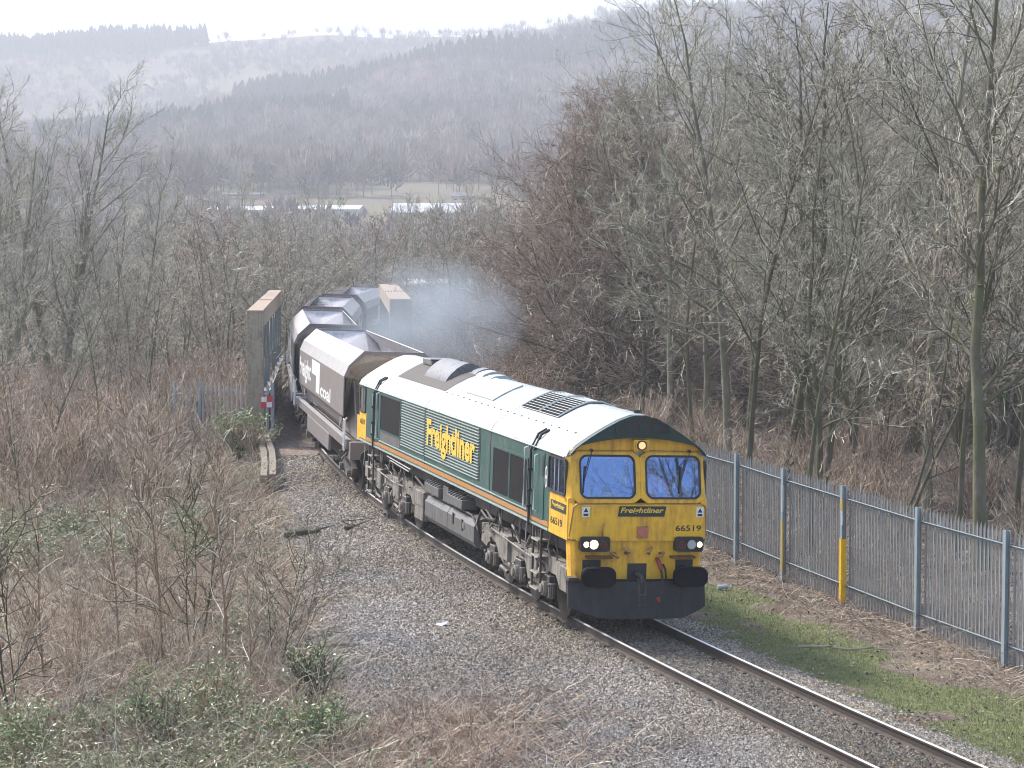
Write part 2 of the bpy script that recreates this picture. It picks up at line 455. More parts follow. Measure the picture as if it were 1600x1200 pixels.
# horizontal camera-aligned coordinates: depth d, lateral l
FH = np.array([FWD[0], FWD[1]]); FH /= np.linalg.norm(FH)
RH = np.array([FH[1], -FH[0]])
def cw(d, l):
    return CAMP[0] + FH[0] * d + RH[0] * l, CAMP[1] + FH[1] * d + RH[1] * l
def wc(X, Y):
    dx = X - CAMP[0]; dy = Y - CAMP[1]
    return dx * FH[0] + dy * FH[1], dx * RH[0] + dy * RH[1]

def vnoise(x, y, seed=0):
    """smooth value noise"""
    xi = np.floor(x).astype(np.int64); yi = np.floor(y).astype(np.int64)
    xf = x - xi; yf = y - yi
    def h(a, b):
        n = (a * 374761393 + b * 668265263 + seed * 1442695) & 0xffffffff
        n = ((n ^ (n >> 13)) * 1274126177) & 0xffffffff
        return ((n ^ (n >> 16)) & 0xffff) / 65535.0
    u = xf * xf * (3 - 2 * xf); v = yf * yf * (3 - 2 * yf)
    return (h(xi, yi) * (1 - u) + h(xi + 1, yi) * u) * (1 - v) + (h(xi, yi + 1) * (1 - u) + h(xi + 1, yi + 1) * u) * v
def fbm(x, y, o=4, seed=0):
    s = 0; a = 0.5
    for k in range(o): s = s + a * vnoise(x * 2 ** k, y * 2 ** k, seed + k); a *= 0.5
    return s / (1 - 0.5 ** o)
def sstep(a, b, x):
    t = np.clip((x - a) / (b - a), 0, 1); return t * t * (3 - 2 * t)

SPUR_U = [-900, 0, 150, 300, 390, 560, 720, 960, 1100, 1600, 2500]
SPUR_V = [245, 222, 210, 186, 164, 132, 98, 58, 36, -20, -60]
FAR_U = [-900, 0, 330, 400, 720, 850, 960, 1200, 1600, 2500]
FAR_V = [70, 72, 66, 60, 56, 52, 34, 10, -10, -20]
def ground_z(X, Y):
    X = np.asarray(X, float); Y = np.asarray(Y, float)
    d, l = wc(X, Y)
    tl, ts = track_lat(X, Y)
    base = GRADE * np.clip(Y, -60, 200)
    z = np.where(tl < 0, np.interp(-tl, [0, 1.2, 1.8, 2.6, 6, 14, 30], [-0.168, -0.172, -0.22, -0.33, -0.52, -0.95, -1.3]),
                 np.interp(tl, [0, 1.2, 1.8, 2.6, 4, 6.2, 14, 60], [-0.168, -0.18, -0.28, -0.40, -0.46, -0.55, -0.75, -1.2]))
    z = z + base - 0.0366 * np.clip(tl, -2.2, 2.2)
    z += (fbm(X * 0.35, Y * 0.35, 3, 3) - 0.5) * 0.30 * sstep(3.0, 9.0, np.abs(tl))
    # valley beyond the wood and under the bridge
    away = sstep(4, 22, np.abs(tl))
    leftdrop = sstep(88, 130, d) * away * 5.0
    rightdrop = sstep(125, 190, d) * away * 5.0
    z -= np.where(tl < 0, leftdrop, rightdrop)
    # far side of the valley
    dd = np.maximum(d, 1.0)
    u = 800 + FPX * l / dd
    zfl = np.interp(d, [200, 350, 560, 610, 700, 800], [-7, -5, 4, 8, 14, 20])
    sp = np.interp(u, SPUR_U, SPUR_V); fr = np.interp(u, FAR_U, FAR_V)
    t1 = np.clip((d - 800) / 650, 0, 1)
    v_sp = 298 + (sp - 298) * (t1 ** 0.85)
    z_sp = CAMP[2] + (339 - v_sp) / FPX * d
    ridge1 = CAMP[2] + (339 - sp) / FPX * 1450
    base2 = ridge1 - 8
    t2 = np.clip((d - 1560) / 440, 0, 1)
    z2 = base2 + (CAMP[2] + (339 - fr) / FPX * 2000 - base2) * t2 ** 0.9
    zf = np.where(d < 800, zfl, np.where(d < 1450, z_sp, np.where(d < 1560, ridge1 - 8 * sstep(1450, 1560, d), z2)))
    zf = np.where(d > 2000, CAMP[2] + (339 - fr) / FPX * 2000 - (d - 2000) * 0.15, zf)
    zf = zf + (fbm(X * 0.006, Y * 0.006, 3, 9) - 0.5) * 18 * sstep(850, 1100, d) * (1 - sstep(1300, 1450, d) * (1 - sstep(1600, 1800, d)))
    w = sstep(200, 330, d)
    return z * (1 - w) + zf * w
def gz(x, y): return float(ground_z(np.array([x]), np.array([y]))[0])

BAL_Y = [-60, -6, 5, 18, 31, 45, 300]; BAL_L = [-7.2, -6.6, -5.0, -3.6, -2.7, -2.4, -2.4]
def zones(X, Y):
    """ballast, green grass, leaf litter weights"""
    tl, ts = track_lat(X, Y)
    wob = (fbm(X * 0.8, Y * 0.8, 4, 21) - 0.5)
    lb = np.interp(Y, BAL_Y, BAL_L) + wob * 1.6
    bal = sstep(-0.25, 0.25, tl - lb) * (1 - sstep(-0.35, 0.35, tl - (1.95 + wob * 1.4)))
    g = sstep(1.7, 2.3, tl) * (1 - sstep(4.0, 5.2, tl + wob * 2.0)) * sstep(0.42, 0.52, fbm(X * 0.9 + 9, Y * 0.9, 4, 5) + 0.125)
    g = g * (1 - sstep(14, 30, np.asarray(Y, float)))
    gl = (1 - sstep(-8, -6.5, tl)) * sstep(0.52, 0.62, fbm(X * 0.35, Y * 0.35, 4, 33))
    return bal, np.maximum(g, gl * 0.8)

# ------------------------------------------------------------------ ground
def build_ground():
    dr = np.concatenate([np.arange(-60, 24, 6.0), np.arange(24, 90, 0.28), np.arange(90, 150, 0.8), np.arange(150, 330, 3), np.arange(330, 900, 9), np.arange(900, 2700, 16), [2800, 3000]])
    t = np.linspace(-1, 1, 300)
    w = np.maximum(45, 0.55 * np.abs(dr))
    D = np.repeat(dr[:, None], len(t), 1)
    Lt = w[:, None] * (0.3 * t + 0.7 * t ** 3)[None, :]
    X = CAMP[0] + FH[0] * D + RH[0] * Lt; Y = CAMP[1] + FH[1] * D + RH[1] * Lt
    Z = ground_z(X, Y)
    V = np.stack([X.ravel(), Y.ravel(), Z.ravel()], 1)
    n, k = X.shape
    i = np.arange(n - 1)[:, None] * k + np.arange(k - 1)[None, :]
    i = i.ravel()
    F = np.stack([i, i + 1, i + k + 1, i + k], 1)
    bal, gr = zones(X.ravel(), Y.ravel())
    far = sstep(330, 700, D.ravel()) * 0.25
    # field strips on the lower slope of the far valley side
    d, l = wc(X.ravel(), Y.ravel()); u = 800 + FPX * l / np.maximum(d, 1)
    field = sstep(685, 700, d) * (1 - sstep(790, 830, d)) * sstep(520, 570, u) * (1 - sstep(760, 800, u)) + 0.8 * np.exp(-((d - (1130 + (u - 700) * -0.1)) / 14) ** 2) * (u > 430)
    field = np.clip(field, 0, 1)
    me = mesh_np('ground', V, F, col=np.stack([bal, gr, field * far], 1), smooth=True)
    m, nt, b = new_mat('ground_soil_and_ballast')
    a = N(nt, 'ShaderNodeAttribute'); a.attribute_name = 'Col'
    sp = N(nt, 'ShaderNodeSeparateColor'); nt.links.new(a.outputs['Color'], sp.inputs[0])
    # leaf litter and dead bracken
    n1 = noise(nt, 0.9, 8, 0.7); n2 = noise(nt, 9, 6, 0.75)
    lit = ramp(nt, n1.outputs[0], [(0.3, (0.11, 0.088, 0.068)), (0.5, (0.21, 0.17, 0.135)), (0.7, (0.33, 0.285, 0.21))])
    lit2 = ramp(nt, n2.outputs[0], [(0.35, (0.45, 0.42, 0.40)), (0.65, (1.15, 1.1, 1.05))])
    litc = mix(nt, 1.0, lit.outputs[0], lit2.outputs[0], 'MULTIPLY')
    # grass
    n3 = noise(nt, 6, 6, 0.75)
    grs = ramp(nt, n3.outputs[0], [(0.35, (0.09, 0.105, 0.04)), (0.65, (0.19, 0.205, 0.085))])
    # ballast: grey purple stones with rusty dust near the rails
    tc = N(nt, 'ShaderNodeTexCoord')
    vo = N(nt, 'ShaderNodeTexVoronoi'); vo.inputs['Scale'].default_value = 17; nt.links.new(tc.outputs['Object'], vo.inputs['Vector'])
    vr = N(nt, 'ShaderNodeSeparateColor'); nt.links.new(vo.outputs['Color'], vr.inputs[0])
    st = ramp(nt, vr.outputs[0], [(0.0, (0.12, 0.10, 0.09)), (0.5, (0.24, 0.21, 0.19)), (1.0, (0.40, 0.36, 0.33))])
    n4 = noise(nt, 0.5, 5, 0.6)
    dust = ramp(nt, n4.outputs[0], [(0.35, (1.0, 1.0, 1.04)), (0.65, (0.92, 0.78, 0.64))])
    stc = mix(nt, 1.0, st.outputs[0], dust.outputs[0], 'MULTIPLY')
    n5 = noise(nt, 2.5, 6, 0.7)
    def edge(src):
        md = N(nt, 'ShaderNodeMath', operation='ADD'); nt.links.new(src, md.inputs[0])
        s2 = N(nt, 'ShaderNodeMath', operation='SUBTRACT'); nt.links.new(n5.outputs[0], s2.inputs[0]); s2.inputs[1].default_value = 0.5
        nt.links.new(s2.outputs[0], md.inputs[1])
        return ramp(nt, md.outputs[0], [(0.4, (0, 0, 0)), (0.6, (1, 1, 1))]).outputs[0]
    c1 = mix(nt, edge(sp.outputs[1]), litc, grs.outputs[0])
    c2 = mix(nt, edge(sp.outputs[0]), c1, stc)
    fieldc = mix(nt, sp.outputs[2], c2, (0.17, 0.16, 0.11))
    nt.links.new(fieldc, b.inputs['Base Color'])
    b.inputs['Roughness'].default_value = 0.9; b.inputs['Specular IOR Level'].default_value = 0.2
    bp = N(nt, 'ShaderNodeBump'); bp.inputs['Strength'].default_value = 0.8; bp.inputs['Distance'].default_value = 0.04
    hsum = N(nt, 'ShaderNodeMath', operation='SUBTRACT'); nt.links.new(n2.outputs[0], hsum.inputs[0]); nt.links.new(vo.outputs['Distance'], hsum.inputs[1])
    nt.links.new(hsum.outputs[0], bp.inputs['Height']); nt.links.new(bp.outputs[0], b.inputs['Normal'])
    me.materials.append(m)
    tag(link('ground', me), kind='structure')
build_ground()

def scatter_stones():
    n = 560000
    # points in track coordinates, denser close to the camera
    dd = 29 + rng.random(n) ** 1.35 * 44
    ll = (rng.random(n) * 2 - 1) * 0.235 * dd
    X = CAMP[0] + FH[0] * dd + RH[0] * ll; Y = CAMP[1] + FH[1] * dd + RH[1] * ll
    bal, gr = zones(X, Y); tl, ts = track_lat(X, Y)
    keep = (bal > rng.random(n) * 0.9 + 0.05)
    # a sprinkle on the margins
    keep |= (rng.random(n) < 0.05) & (tl > -9) & (tl < 2.5)
    keep &= (np.abs(np.abs(tl) - 0.7525) > 0.055)
    X, Y, tl = X[keep], Y[keep], tl[keep]; d = dd[keep]
    n = len(X)
    Z = ground_z(X, Y)
    base = np.array([[1, 0, 0], [-1, 0, 0], [0, 1, 0], [0, -1, 0], [0, 0, 1], [0, 0, -1]], float)
    sz = (0.015 + 0.017 * rng.random(n) ** 1.5) * np.interp(d, [30, 50, 75], [1.0, 1.25, 1.7])
    V = base[None] * (0.7 + 0.6 * rng.random((n, 6, 1))) + (rng.random((n, 6, 3)) - 0.5) * 0.5
    V = V * sz[:, None, None] * (0.75 + 0.5 * rng.random((n, 1, 3)))
    V[:, :, 2] *= 0.75
    V[:, :, 0] += X[:, None]; V[:, :, 1] += Y[:, None]; V[:, :, 2] += (Z + 0.010)[:, None]
    f = np.array([[0, 2, 4], [2, 1, 4], [1, 3, 4], [3, 0, 4], [2, 0, 5], [1, 2, 5], [3, 1, 5], [0, 3, 5]])
    F = (np.arange(n)[:, None, None] * 6 + f[None]).reshape(-1, 3)
    g = 0.11 + 0.34 * rng.random(n) ** 1.5
    brown = np.clip(fbm(X * 0.5, Y * 0.5, 4, 50) * 1.6 - 0.5 + 0.7 * np.exp(-(np.abs(tl) / 2.0) ** 2), 0, 1) * (0.4 + 0.6 * rng.random(n))
    dark = 1 - 0.45 * np.exp(-((np.abs(tl)) / 0.9) ** 4)
    c = np.stack([g * (1.10), g * (1.01 - 0.11 * brown), g * (0.91 - 0.30 * brown)], 1) * dark[:, None]
    patch = 0.62 + 0.75 * fbm(X * 0.28 + 3, Y * 0.28, 4, 91)
    c = c * patch[:, None]
    odd = rng.random(n) < 0.02
    c[odd] = np.array([0.30, 0.17, 0.07]) * (0.6 + 0.6 * rng.random((odd.sum(), 1)))
    me = mesh_np('ballast_stones', V.reshape(-1, 3), F, [M['stone']], col=np.repeat(c, 6, 0))
    tag(link('ballast_stones', me), 'loose grey and brown ballast stones bedding the railway line', 'ballast', kind='stuff')
scatter_stones()

# ------------------------------------------------------------------ railway track
def sweep(profile, s0, s1, step, lat, m, name, parent):
    S = np.arange(s0, s1 + 0.01, step)
    P = np.array([[tp(s, lat + a, b) for a, b in profile] for s in S])
    n, k = P.shape[:2]
    F = [(i * k + j, i * k + (j + 1) % k, (i + 1) * k + (j + 1) % k, (i + 1) * k + j) for i in range(n - 1) for j in range(k)]
    me = mesh_np(name, P.reshape(-1, 3), np.array(F), [m])
    return link(name, me, parent)
trk = empty('railway_track', (0, 0, 0))
tag(trk, 'single curving railway line with rusty sided rails and shiny heads', 'railway track')
RP = [(-0.07, -0.17), (0.07, -0.17), (0.07, -0.155), (0.012, -0.13), (0.012, -0.045), (0.035, -0.03), (0.035, -0.004), (-0.035, -0.004), (-0.035, -0.03), (-0.012, -0.045), (-0.012, -0.13), (-0.07, -0.155)]
for side in (-1, 1):
    rl = sweep(RP, -34, 110, 1.0, side * 0.7525, M['rail'], 'rail', trk)
    hd = sweep([(-0.031, -0.005), (0.031, -0.005), (0.031, -0.0015), (0.022, 0.0), (-0.022, 0.0), (-0.031, -0.0015)], -34, 110, 1.0, side * 0.7525, M['railtop'], 'running_surface', rl)
first = None
for k in range(96):
    s = -30.0 + 0.68 * k
    o = tp(s, 0, 0)
    mb = MB()
    th = float(np.interp(s, _s, _th))
    if first is None:
        mb.box(-1.27, 1.27, -0.125, 0.125, -0.32, -0.172, M['concrete'])
        for q in (-1, 1):
            mb.box(q * 0.7525 - 0.17, q * 0.7525 - 0.085, -0.06, 0.06, -0.172, -0.13, M['rail'])
            mb.box(q * 0.7525 + 0.085, q * 0.7525 + 0.17, -0.06, 0.06, -0.172, -0.13, M['rail'])
        first = mb.build('sleeper', None, trk, bevel=0.012)
        sl_ = first
    else:
        sl_ = first.copy(); COL.objects.link(sl_); sl_.parent = trk
    a, b_ = tp(s, 1, 0) - o, tp(s, 0, 1) - o
    c = np.cross(b_, a)
    sl_.matrix_basis = Matrix(((a[0], c[0], b_[0], o[0]), (a[1], c[1], b_[1], o[1]), (a[2], c[2], b_[2], o[2]), (0, 0, 0, 1)))

# ------------------------------------------------------------------ shared wheel
def wheel_mb(x, y, z, r, side, m, w=0.13):
    mb = MB(); n = 28
    prof = [(0.0, r * 0.25), (-0.02, r * 0.28), (0.02, r * 0.55), (-0.0, r * 0.80), (-0.05, r * 0.84), (-0.05, r * 0.97), (-0.045, r), (0.06, r * 1.0), (0.065, r * 1.06), (0.09, r * 1.06), (0.09, r * 0.3)]
    v = []; f = []
    for a, rr in prof:
        for k in range(n):
            t = 2 * math.pi * k / n
            v.append((x - side * a, y + rr * math.cos(t), z + rr * math.sin(t)))
    K = len(prof)
    for i in range(K - 1):
        for k in range(n): f.append((i * n + k, i * n + (k + 1) % n, (i + 1) * n + (k + 1) % n, (i + 1) * n + k))
    f.append(tuple(range(n))); f.append(tuple((K - 1) * n + k for k in range(n)))
    mb.add(v, f, m)
    return mb
# side > 0 : wheel on the right; outer face looks away from the middle

# ------------------------------------------------------------------ locomotive
loco = empty('diesel_locomotive')
loco.matrix_world = body_matrix(0, 21.34) @ Matrix.Translation((0.035, 0, 0))
tag(loco, 'green and yellow diesel locomotive with lit headlights leading the train', 'locomotive')
XS = 1.32
ROOF = [(-1.32, 3.13), (-1.27, 3.24), (-1.12, 3.37), (-0.90, 3.52), (-0.66, 3.67), (-0.38, 3.82), (-0.14, 3.91), (0.14, 3.91), (0.38, 3.82), (0.66, 3.67), (0.90, 3.52), (1.12, 3.37), (1.27, 3.24), (1.32, 3.13)]
def roofz(x):
    return float(np.interp(x, [p[0] for p in ROOF], [p[1] for p in ROOF]))
def fy(z):
    return 0.60 + (z - 2.32) * 0.22 if z > 2.32 else 0.60

# body side walls and end
b = MB()
for q in (-1, 1):
    # the green wall between the cabs' yellow ends
    b.box(min(q * XS, q * 1.22), max(q * XS, q * 1.22), 1.86, 19.50, 1.70, 3.13, M['green'])
    b.box(min(q * 1.315, q * 1.22), max(q * 1.315, q * 1.22), 19.50, 20.55, 2.42, 3.13, M['green'])
    b.box(min(q * 1.33, q * 1.15), max(q * 1.33, q * 1.15), 1.86, 20.50, 1.64, 1.70, M['sill'])
b.box(-1.2, 1.2, 1.0, 20.4, 1.60, 1.72, M['black'])
b.prism([(-1.318, 2.3), (-1.318, 3.13), (1.318, 3.13), (1.318, 2.3)], lambda a, c: (a, 20.55, c), lambda a, c: (a * 0.97, 20.72, c), M['yellow'])
b.box(-1.31, 1.31, 20.4, 20.8, 1.62, 2.3, M['yellow'])
b.build('body', None, loco, bevel=0.012)

# yellow cab corners and front
c = MB()
for q in (-1, 1):
    def wl(x0, x1): return (min(q * x0, q * x1), max(q * x0, q * x1))
    a0, a1 = wl(1.318, 1.22)
    c.box(a0, a1, 0.62, 1.858, 1.64, 2.41, M['yellow'])                    # lower cab side
    rc_ = MB(); rc_.box(a0, a1, 19.52, 20.4, 1.72, 2.41, M['yellow']); rc_.build('rear_cab_side', None, loco, bevel=0.008)
    # front pillar, slanting corner
    c.prism([(q * 1.318, 0.86), (q * 1.318, 0.70), (q * 1.26, 0.62), (q * 1.19, 0.62), (q * 1.19, 0.86)],
            lambda a, d: (a, d, 2.32), lambda a, d: (a, d + 0.18, 3.13), M['yellow'])
# green parts of cab side around the window
for q in (-1, 1):
    a0, a1 = (min(q * 1.317, q * 1.22), max(q * 1.317, q * 1.22))
    c.box(a0, a1, 0.86, 1.86, 3.085, 3.13, M['green'])
    c.box(a0, a1, 1.80, 1.86, 2.41, 3.085, M['green'])
# windscreen plates with rounded openings
zt, zb = 3.24, 2.32
for x0, x1, wx0, wx1 in ((-1.262, 0.055, -1.075, -0.06), (0.055, 1.262, 0.17, 1.185)):
    xm0, xm1 = x0, x1
    pf = lambda a, d: (a, fy(d), d); pb = lambda a, d: (a, fy(d) + 0.06, d)
    c.ring(rect_like(xm0, xm1, zb, zt, 5), rrect(wx0, wx1, 2.42, 3.16, 0.13, 5), pf, pb, M['yellow'])
# upper brow: yellow arc up to the roof line
brow = [(-1.262, 3.24), (1.262, 3.24), (1.16, 3.33), (0.95, 3.47), (0.62, 3.67), (0.3, 3.8), (-0.3, 3.8), (-0.62, 3.67), (-0.95, 3.47), (-1.16, 3.33)]
c.prism(brow, lambda a, d: (a, fy(3.24), d), lambda a, d: (a, fy(3.24) + 0.1, d), M['yellow'])
# lower front: protruding panel with rounded sides
lp = [(-1.30, 0.86), (-1.30, 0.60), (-1.25, 0.50), (-1.16, 0.455), (1.16, 0.455), (1.25, 0.50), (1.30, 0.60), (1.30, 0.86)]
c.prism(lp, lambda a, d: (a, d, 1.66), lambda a, d: (a, d, 2.315), M['yellow'])
lp2 = [(-1.26, 0.9), (-1.26, 0.62), (-1.20, 0.52), (1.20, 0.52), (1.26, 0.62), (1.26, 0.9)]
c.prism(lp2, lambda a, d: (a * 0.96, d, 0.94), lambda a, d: (a, d, 1.658), M['yellow'])
c.build('cab_front', None, loco, bevel=0.01)
# dirty rail lines around the nose panel
g = MB()
g.tube([(-1.305, 0.72, 1.68), (-1.305, 0.60, 1.68), (-1.25, 0.48, 1.67), (1.25, 0.48, 1.67), (1.305, 0.6, 1.68)], 0.012, M['rust'], 6)
g.tube([(-1.29, 0.58, 1.72), (-1.25, 0.49, 2.26), (-1.20, 0.462, 2.315), (1.20, 0.462, 2.315), (1.25, 0.49, 2.26), (1.29, 0.58, 1.72)], 0.014, M['brass'], 6)
g.tube([(-1.23, 0.79, 3.255), (0, 0.79, 3.262), (1.23, 0.79, 3.255)], 0.010, M['brass'], 6)
g.build('beading', None, loco)

# fascia and headboard recess under the roof edge
f = MB()
xf = np.linspace(-1.285, 1.285, 29)
def f_lo(x): return min(3.50 - 0.20 * (abs(x) / 1.285) ** 2, roofz(x) - 0.03)
for x0, x1 in zip(xf[:-1], xf[1:]):
    v = [(x0, 0.655, f_lo(x0)), (x1, 0.655, f_lo(x1)), (x1, 0.655, roofz(x1) - .004), (x0, 0.655, roofz(x0) - .004)]
    v += [(x, 0.852, z) for x, y, z in v]
    f.add(v, [(0, 1, 2, 3), (4, 7, 6, 5), (0, 4, 5, 1), (3, 2, 6, 7)], M['darkgreen'])
f.build('roof_fascia', None, loco)
f = MB()
ho = [(-0.47, 3.60), (-0.42, 3.555), (0.52, 3.555), (0.57, 3.60), (0.57, 3.72), (0.30, 3.865), (0.05, 3.895), (-0.20, 3.865), (-0.47, 3.72)]
hi = [(-0.43, 3.615), (-0.39, 3.585), (0.49, 3.585), (0.53, 3.615), (0.53, 3.705), (0.29, 3.835), (0.05, 3.862), (-0.19, 3.835), (-0.43, 3.705)]
f.ring(ho, hi, lambda a, d: (a, 0.630, d), lambda a, d: (a, 0.67, d), M['darkgreen'])
f.prism(hi, lambda a, d: (a, 0.652, d), lambda a, d: (a, 0.668, d), M['black'])
for xx in (-0.2, 0.05, 0.3): f.box(xx - 0.07, xx + 0.05, 0.640, 0.652, 3.63, 3.76, M['darkgreen'])
f.build('horn_grille', None, loco)

# roof
r = MB()
n = len(ROOF)
ys = [0.64, 6.33, 6.37, 12.42, 12.46, 20.55]
pts = ROOF + [(1.26, 3.10), (-1.26, 3.10)]
for y0, y1 in ((0.85, 6.335), (6.365, 12.425), (12.455, 20.55)):
    r.prism(pts, lambda a, d, y=y0: (a, y, d), lambda a, d, y=y1: (a, y, d), M['roof'])
r.prism([(p[0] * 0.99, p[1] - 0.02) for p in pts], lambda a, d: (a, 6.30, d), lambda a, d: (a, 12.48, d), M['black'])
r.prism(pts, lambda a, d: (a, 20.55, d), lambda a, d: (a * 0.93, 20.80, d - 0.10 if d > 3.3 else d), M['roof'])
r.build('roof', None, loco, smooth=True)
# gutter strips
for q in (-1, 1):
    t = MB(); t.tube([(q * 1.335, 0.9, 3.12), (q * 1.335, 20.5, 3.12)], 0.014, M['sill'], 6); t.build('gutter', None, loco)

# roof equipment
def on_roof(x, h=0.0): return roofz(x) + h
rg = MB()
X0, X1, Y0, Y1 = -0.74, 0.42, 3.45, 6.15
# dark panel following the roof
xs = np.linspace(X0, X1, 9)
for a, d in zip(xs[:-1], xs[1:]):
    rg.add([(a, Y0, on_roof(a, .012)), (d, Y0, on_roof(d, .012)), (d, Y1, on_roof(d, .012)), (a, Y1, on_roof(a, .012))], [(0, 1, 2, 3)], M['mesh'])
rg.build('radiator_grille', None, loco)
gp = bpy.data.objects['radiator_grille']
bars = MB()
for xx in np.arange(X0, X1 + 0.01, 0.068):
    bars.tube([(xx, Y0, on_roof(xx, .026)), (xx, Y1, on_roof(xx, .026))], 0.0085, M['roof'], 4)
for yy in (Y0, Y1):
    bars.tube([(x, yy, on_roof(x, .034)) for x in xs], 0.009 if yy not in (Y0, Y1) else 0.02, M['roof'], 4)
bars.tube([(x, (Y0 + Y1) / 2, on_roof(x, .036)) for x in xs], 0.03, M['roof'], 4)
bars.build('grille_bars', None, gp)
h = MB()
xs2 = np.linspace(-0.80, -0.15, 5)
h.prism([(x, on_roof(x, 0.035)) for x in xs2] + [(x, on_roof(x, -0.01)) for x in xs2[::-1]], lambda a, d: (a, 8.3, d), lambda a, d: (a, 10.7, d), M['roof'])
h.build('roof_hatch', None, loco, bevel=0.006)
# silencer well: sooty recess, humped covers
s_ = MB()
xw = np.linspace(-0.92, 0.5, 9)
for a, d in zip(xw[:-1], xw[1:]):
    s_.add([(a, 12.3, on_roof(a, .010)), (d, 12.3, on_roof(d, .010)), (d, 17.6, on_roof(d, .010)), (a, 17.6, on_roof(a, .010))], [(0, 1, 2, 3)], M['frame'])
s_.build('exhaust_well', None, loco)
M['soot'] = paint('sooty_metal', (0.16, 0.16, 0.17), dirt=(0.03, 0.03, 0.03), amount=0.9, rough=0.35, spec=0.7, streak=False)
def hump(x0, x1, y0, y1, hh, name, m=None, zb=None):
    mb = MB(); k = 11
    pr = []
    for i in range(k):
        t = i / (k - 1); xx = x0 + (x1 - x0) * t
        pr.append((xx, (on_roof(xx) - 0.03) + hh * math.sin(math.pi * t) ** 0.6))
    pr2 = pr + [(x1, on_roof(x1) - 0.08), (x0, on_roof(x0) - 0.08)]
    mb.prism(pr2, lambda a, d: (a, y0, d), lambda a, d: (a, y1, d), m or M['soot'])
    return mb.build(name, None, loco, smooth=True)
hump(-0.72, 0.30, 13.3, 15.6, 0.24, 'silencer_cover')
hump(-0.25, 0.72, 11.7, 12.3, 0.15, 'roof_cowl', M['roof'])
hump(-0.20, 0.72, 12.5, 13.0, 0.17, 'roof_cowl', M['soot'])
hump(-0.30, 0.60, 10.9, 11.4, 0.10, 'roof_cowl', M['roof'])
e = MB(); e.box(-0.35, 0.35, 16.3, 17.3, 3.86, 4.02, M['soot']); e.box(-0.42, 0.42, 16.2, 16.4, 4.0, 4.03, M['black']); e.build('exhaust_stack', None, loco, bevel=0.02)
bl = MB()
for yy in np.arange(1.6, 12.2, 0.55):
    for xx in (-0.93, 0.62):
        bl.box(xx - 0.02, xx + 0.02, yy - 0.03, yy + 0.02, on_roof(xx), on_roof(xx) + 0.012, M['tank'])
bl.build('roof_bolts', None, loco)
an = MB(); an.tube([(0.1, 1.2, 3.9), (0.1, 1.2, 3.97)], 0.06, M['black'], 8); an.build('roof_aerial', None, loco)

# glass, gaskets and wipers
for wx0, wx1 in ((-1.075, -0.06), (0.17, 1.185)):
    gs = MB()
    gs.ring(rrect(wx0 - 0.022, wx1 + 0.022, 2.398, 3.182, 0.145, 6), rrect(wx0 + 0.012, wx1 - 0.012, 2.432, 3.148, 0.12, 6),
            lambda a, d: (a, fy(d) - 0.012, d), lambda a, d: (a, fy(d) + 0.02, d), M['black'])
    gasket = gs.build('windscreen_frame', None, loco)
    gl = MB()
    gl.prism(rrect(wx0, wx1, 2.42, 3.16, 0.13, 6), lambda a, d: (a, fy(d) + 0.004, d), lambda a, d: (a, fy(d) + 0.014, d), M['glass'])
    gl.build('windscreen', None, gasket)
for xa, xb in ((-0.87, -1.02), (0.99, 0.80)):
    w = MB()
    w.tube([(xa, fy(3.22) - 0.01, 3.26), (xa, fy(3.22) - 0.05, 3.22), (xb, fy(2.7) - 0.03, 2.72)], 0.009, M['black'], 5)
    w.tube([(xb + 0.03, fy(2.95) - 0.022, 2.98), (xb - 0.02, fy(2.55) - 0.022, 2.50)], 0.012, M['black'], 5)
    w.tube([(xa, fy(3.22), 3.26), (xa, fy(3.22) - 0.06, 3.26)], 0.03, M['black'], 8)
    w.build('wiper', None, loco)
# cab interior
ci = MB()
ci.box(-1.2, 1.2, 2.55, 2.60, 1.75, 3.1, M['cab_in'])
ci.box(-1.2, 1.2, 0.82, 2.6, 1.73, 1.78, M['cab_in'])
ci.box(-1.15, 1.15, 0.84, 1.20, 2.25, 2.40, M['tank'])
ci.box(-1.2, 1.2, 0.9, 2.6, 3.08, 3.11, M['cab_in'])
ci.box(-0.62, -0.42, 0.80, 0.83, 2.44, 2.50, M['litter'])
ci.build('cab_interior', None, loco)
st_ = MB(); st_.box(0.35, 0.85, 1.85, 1.97, 2.1, 2.75, M['black']); st_.box(0.35, 0.85, 1.4, 1.95, 2.05, 2.15, M['black']); st_.build('driver_seat', None, loco, bevel=0.04)

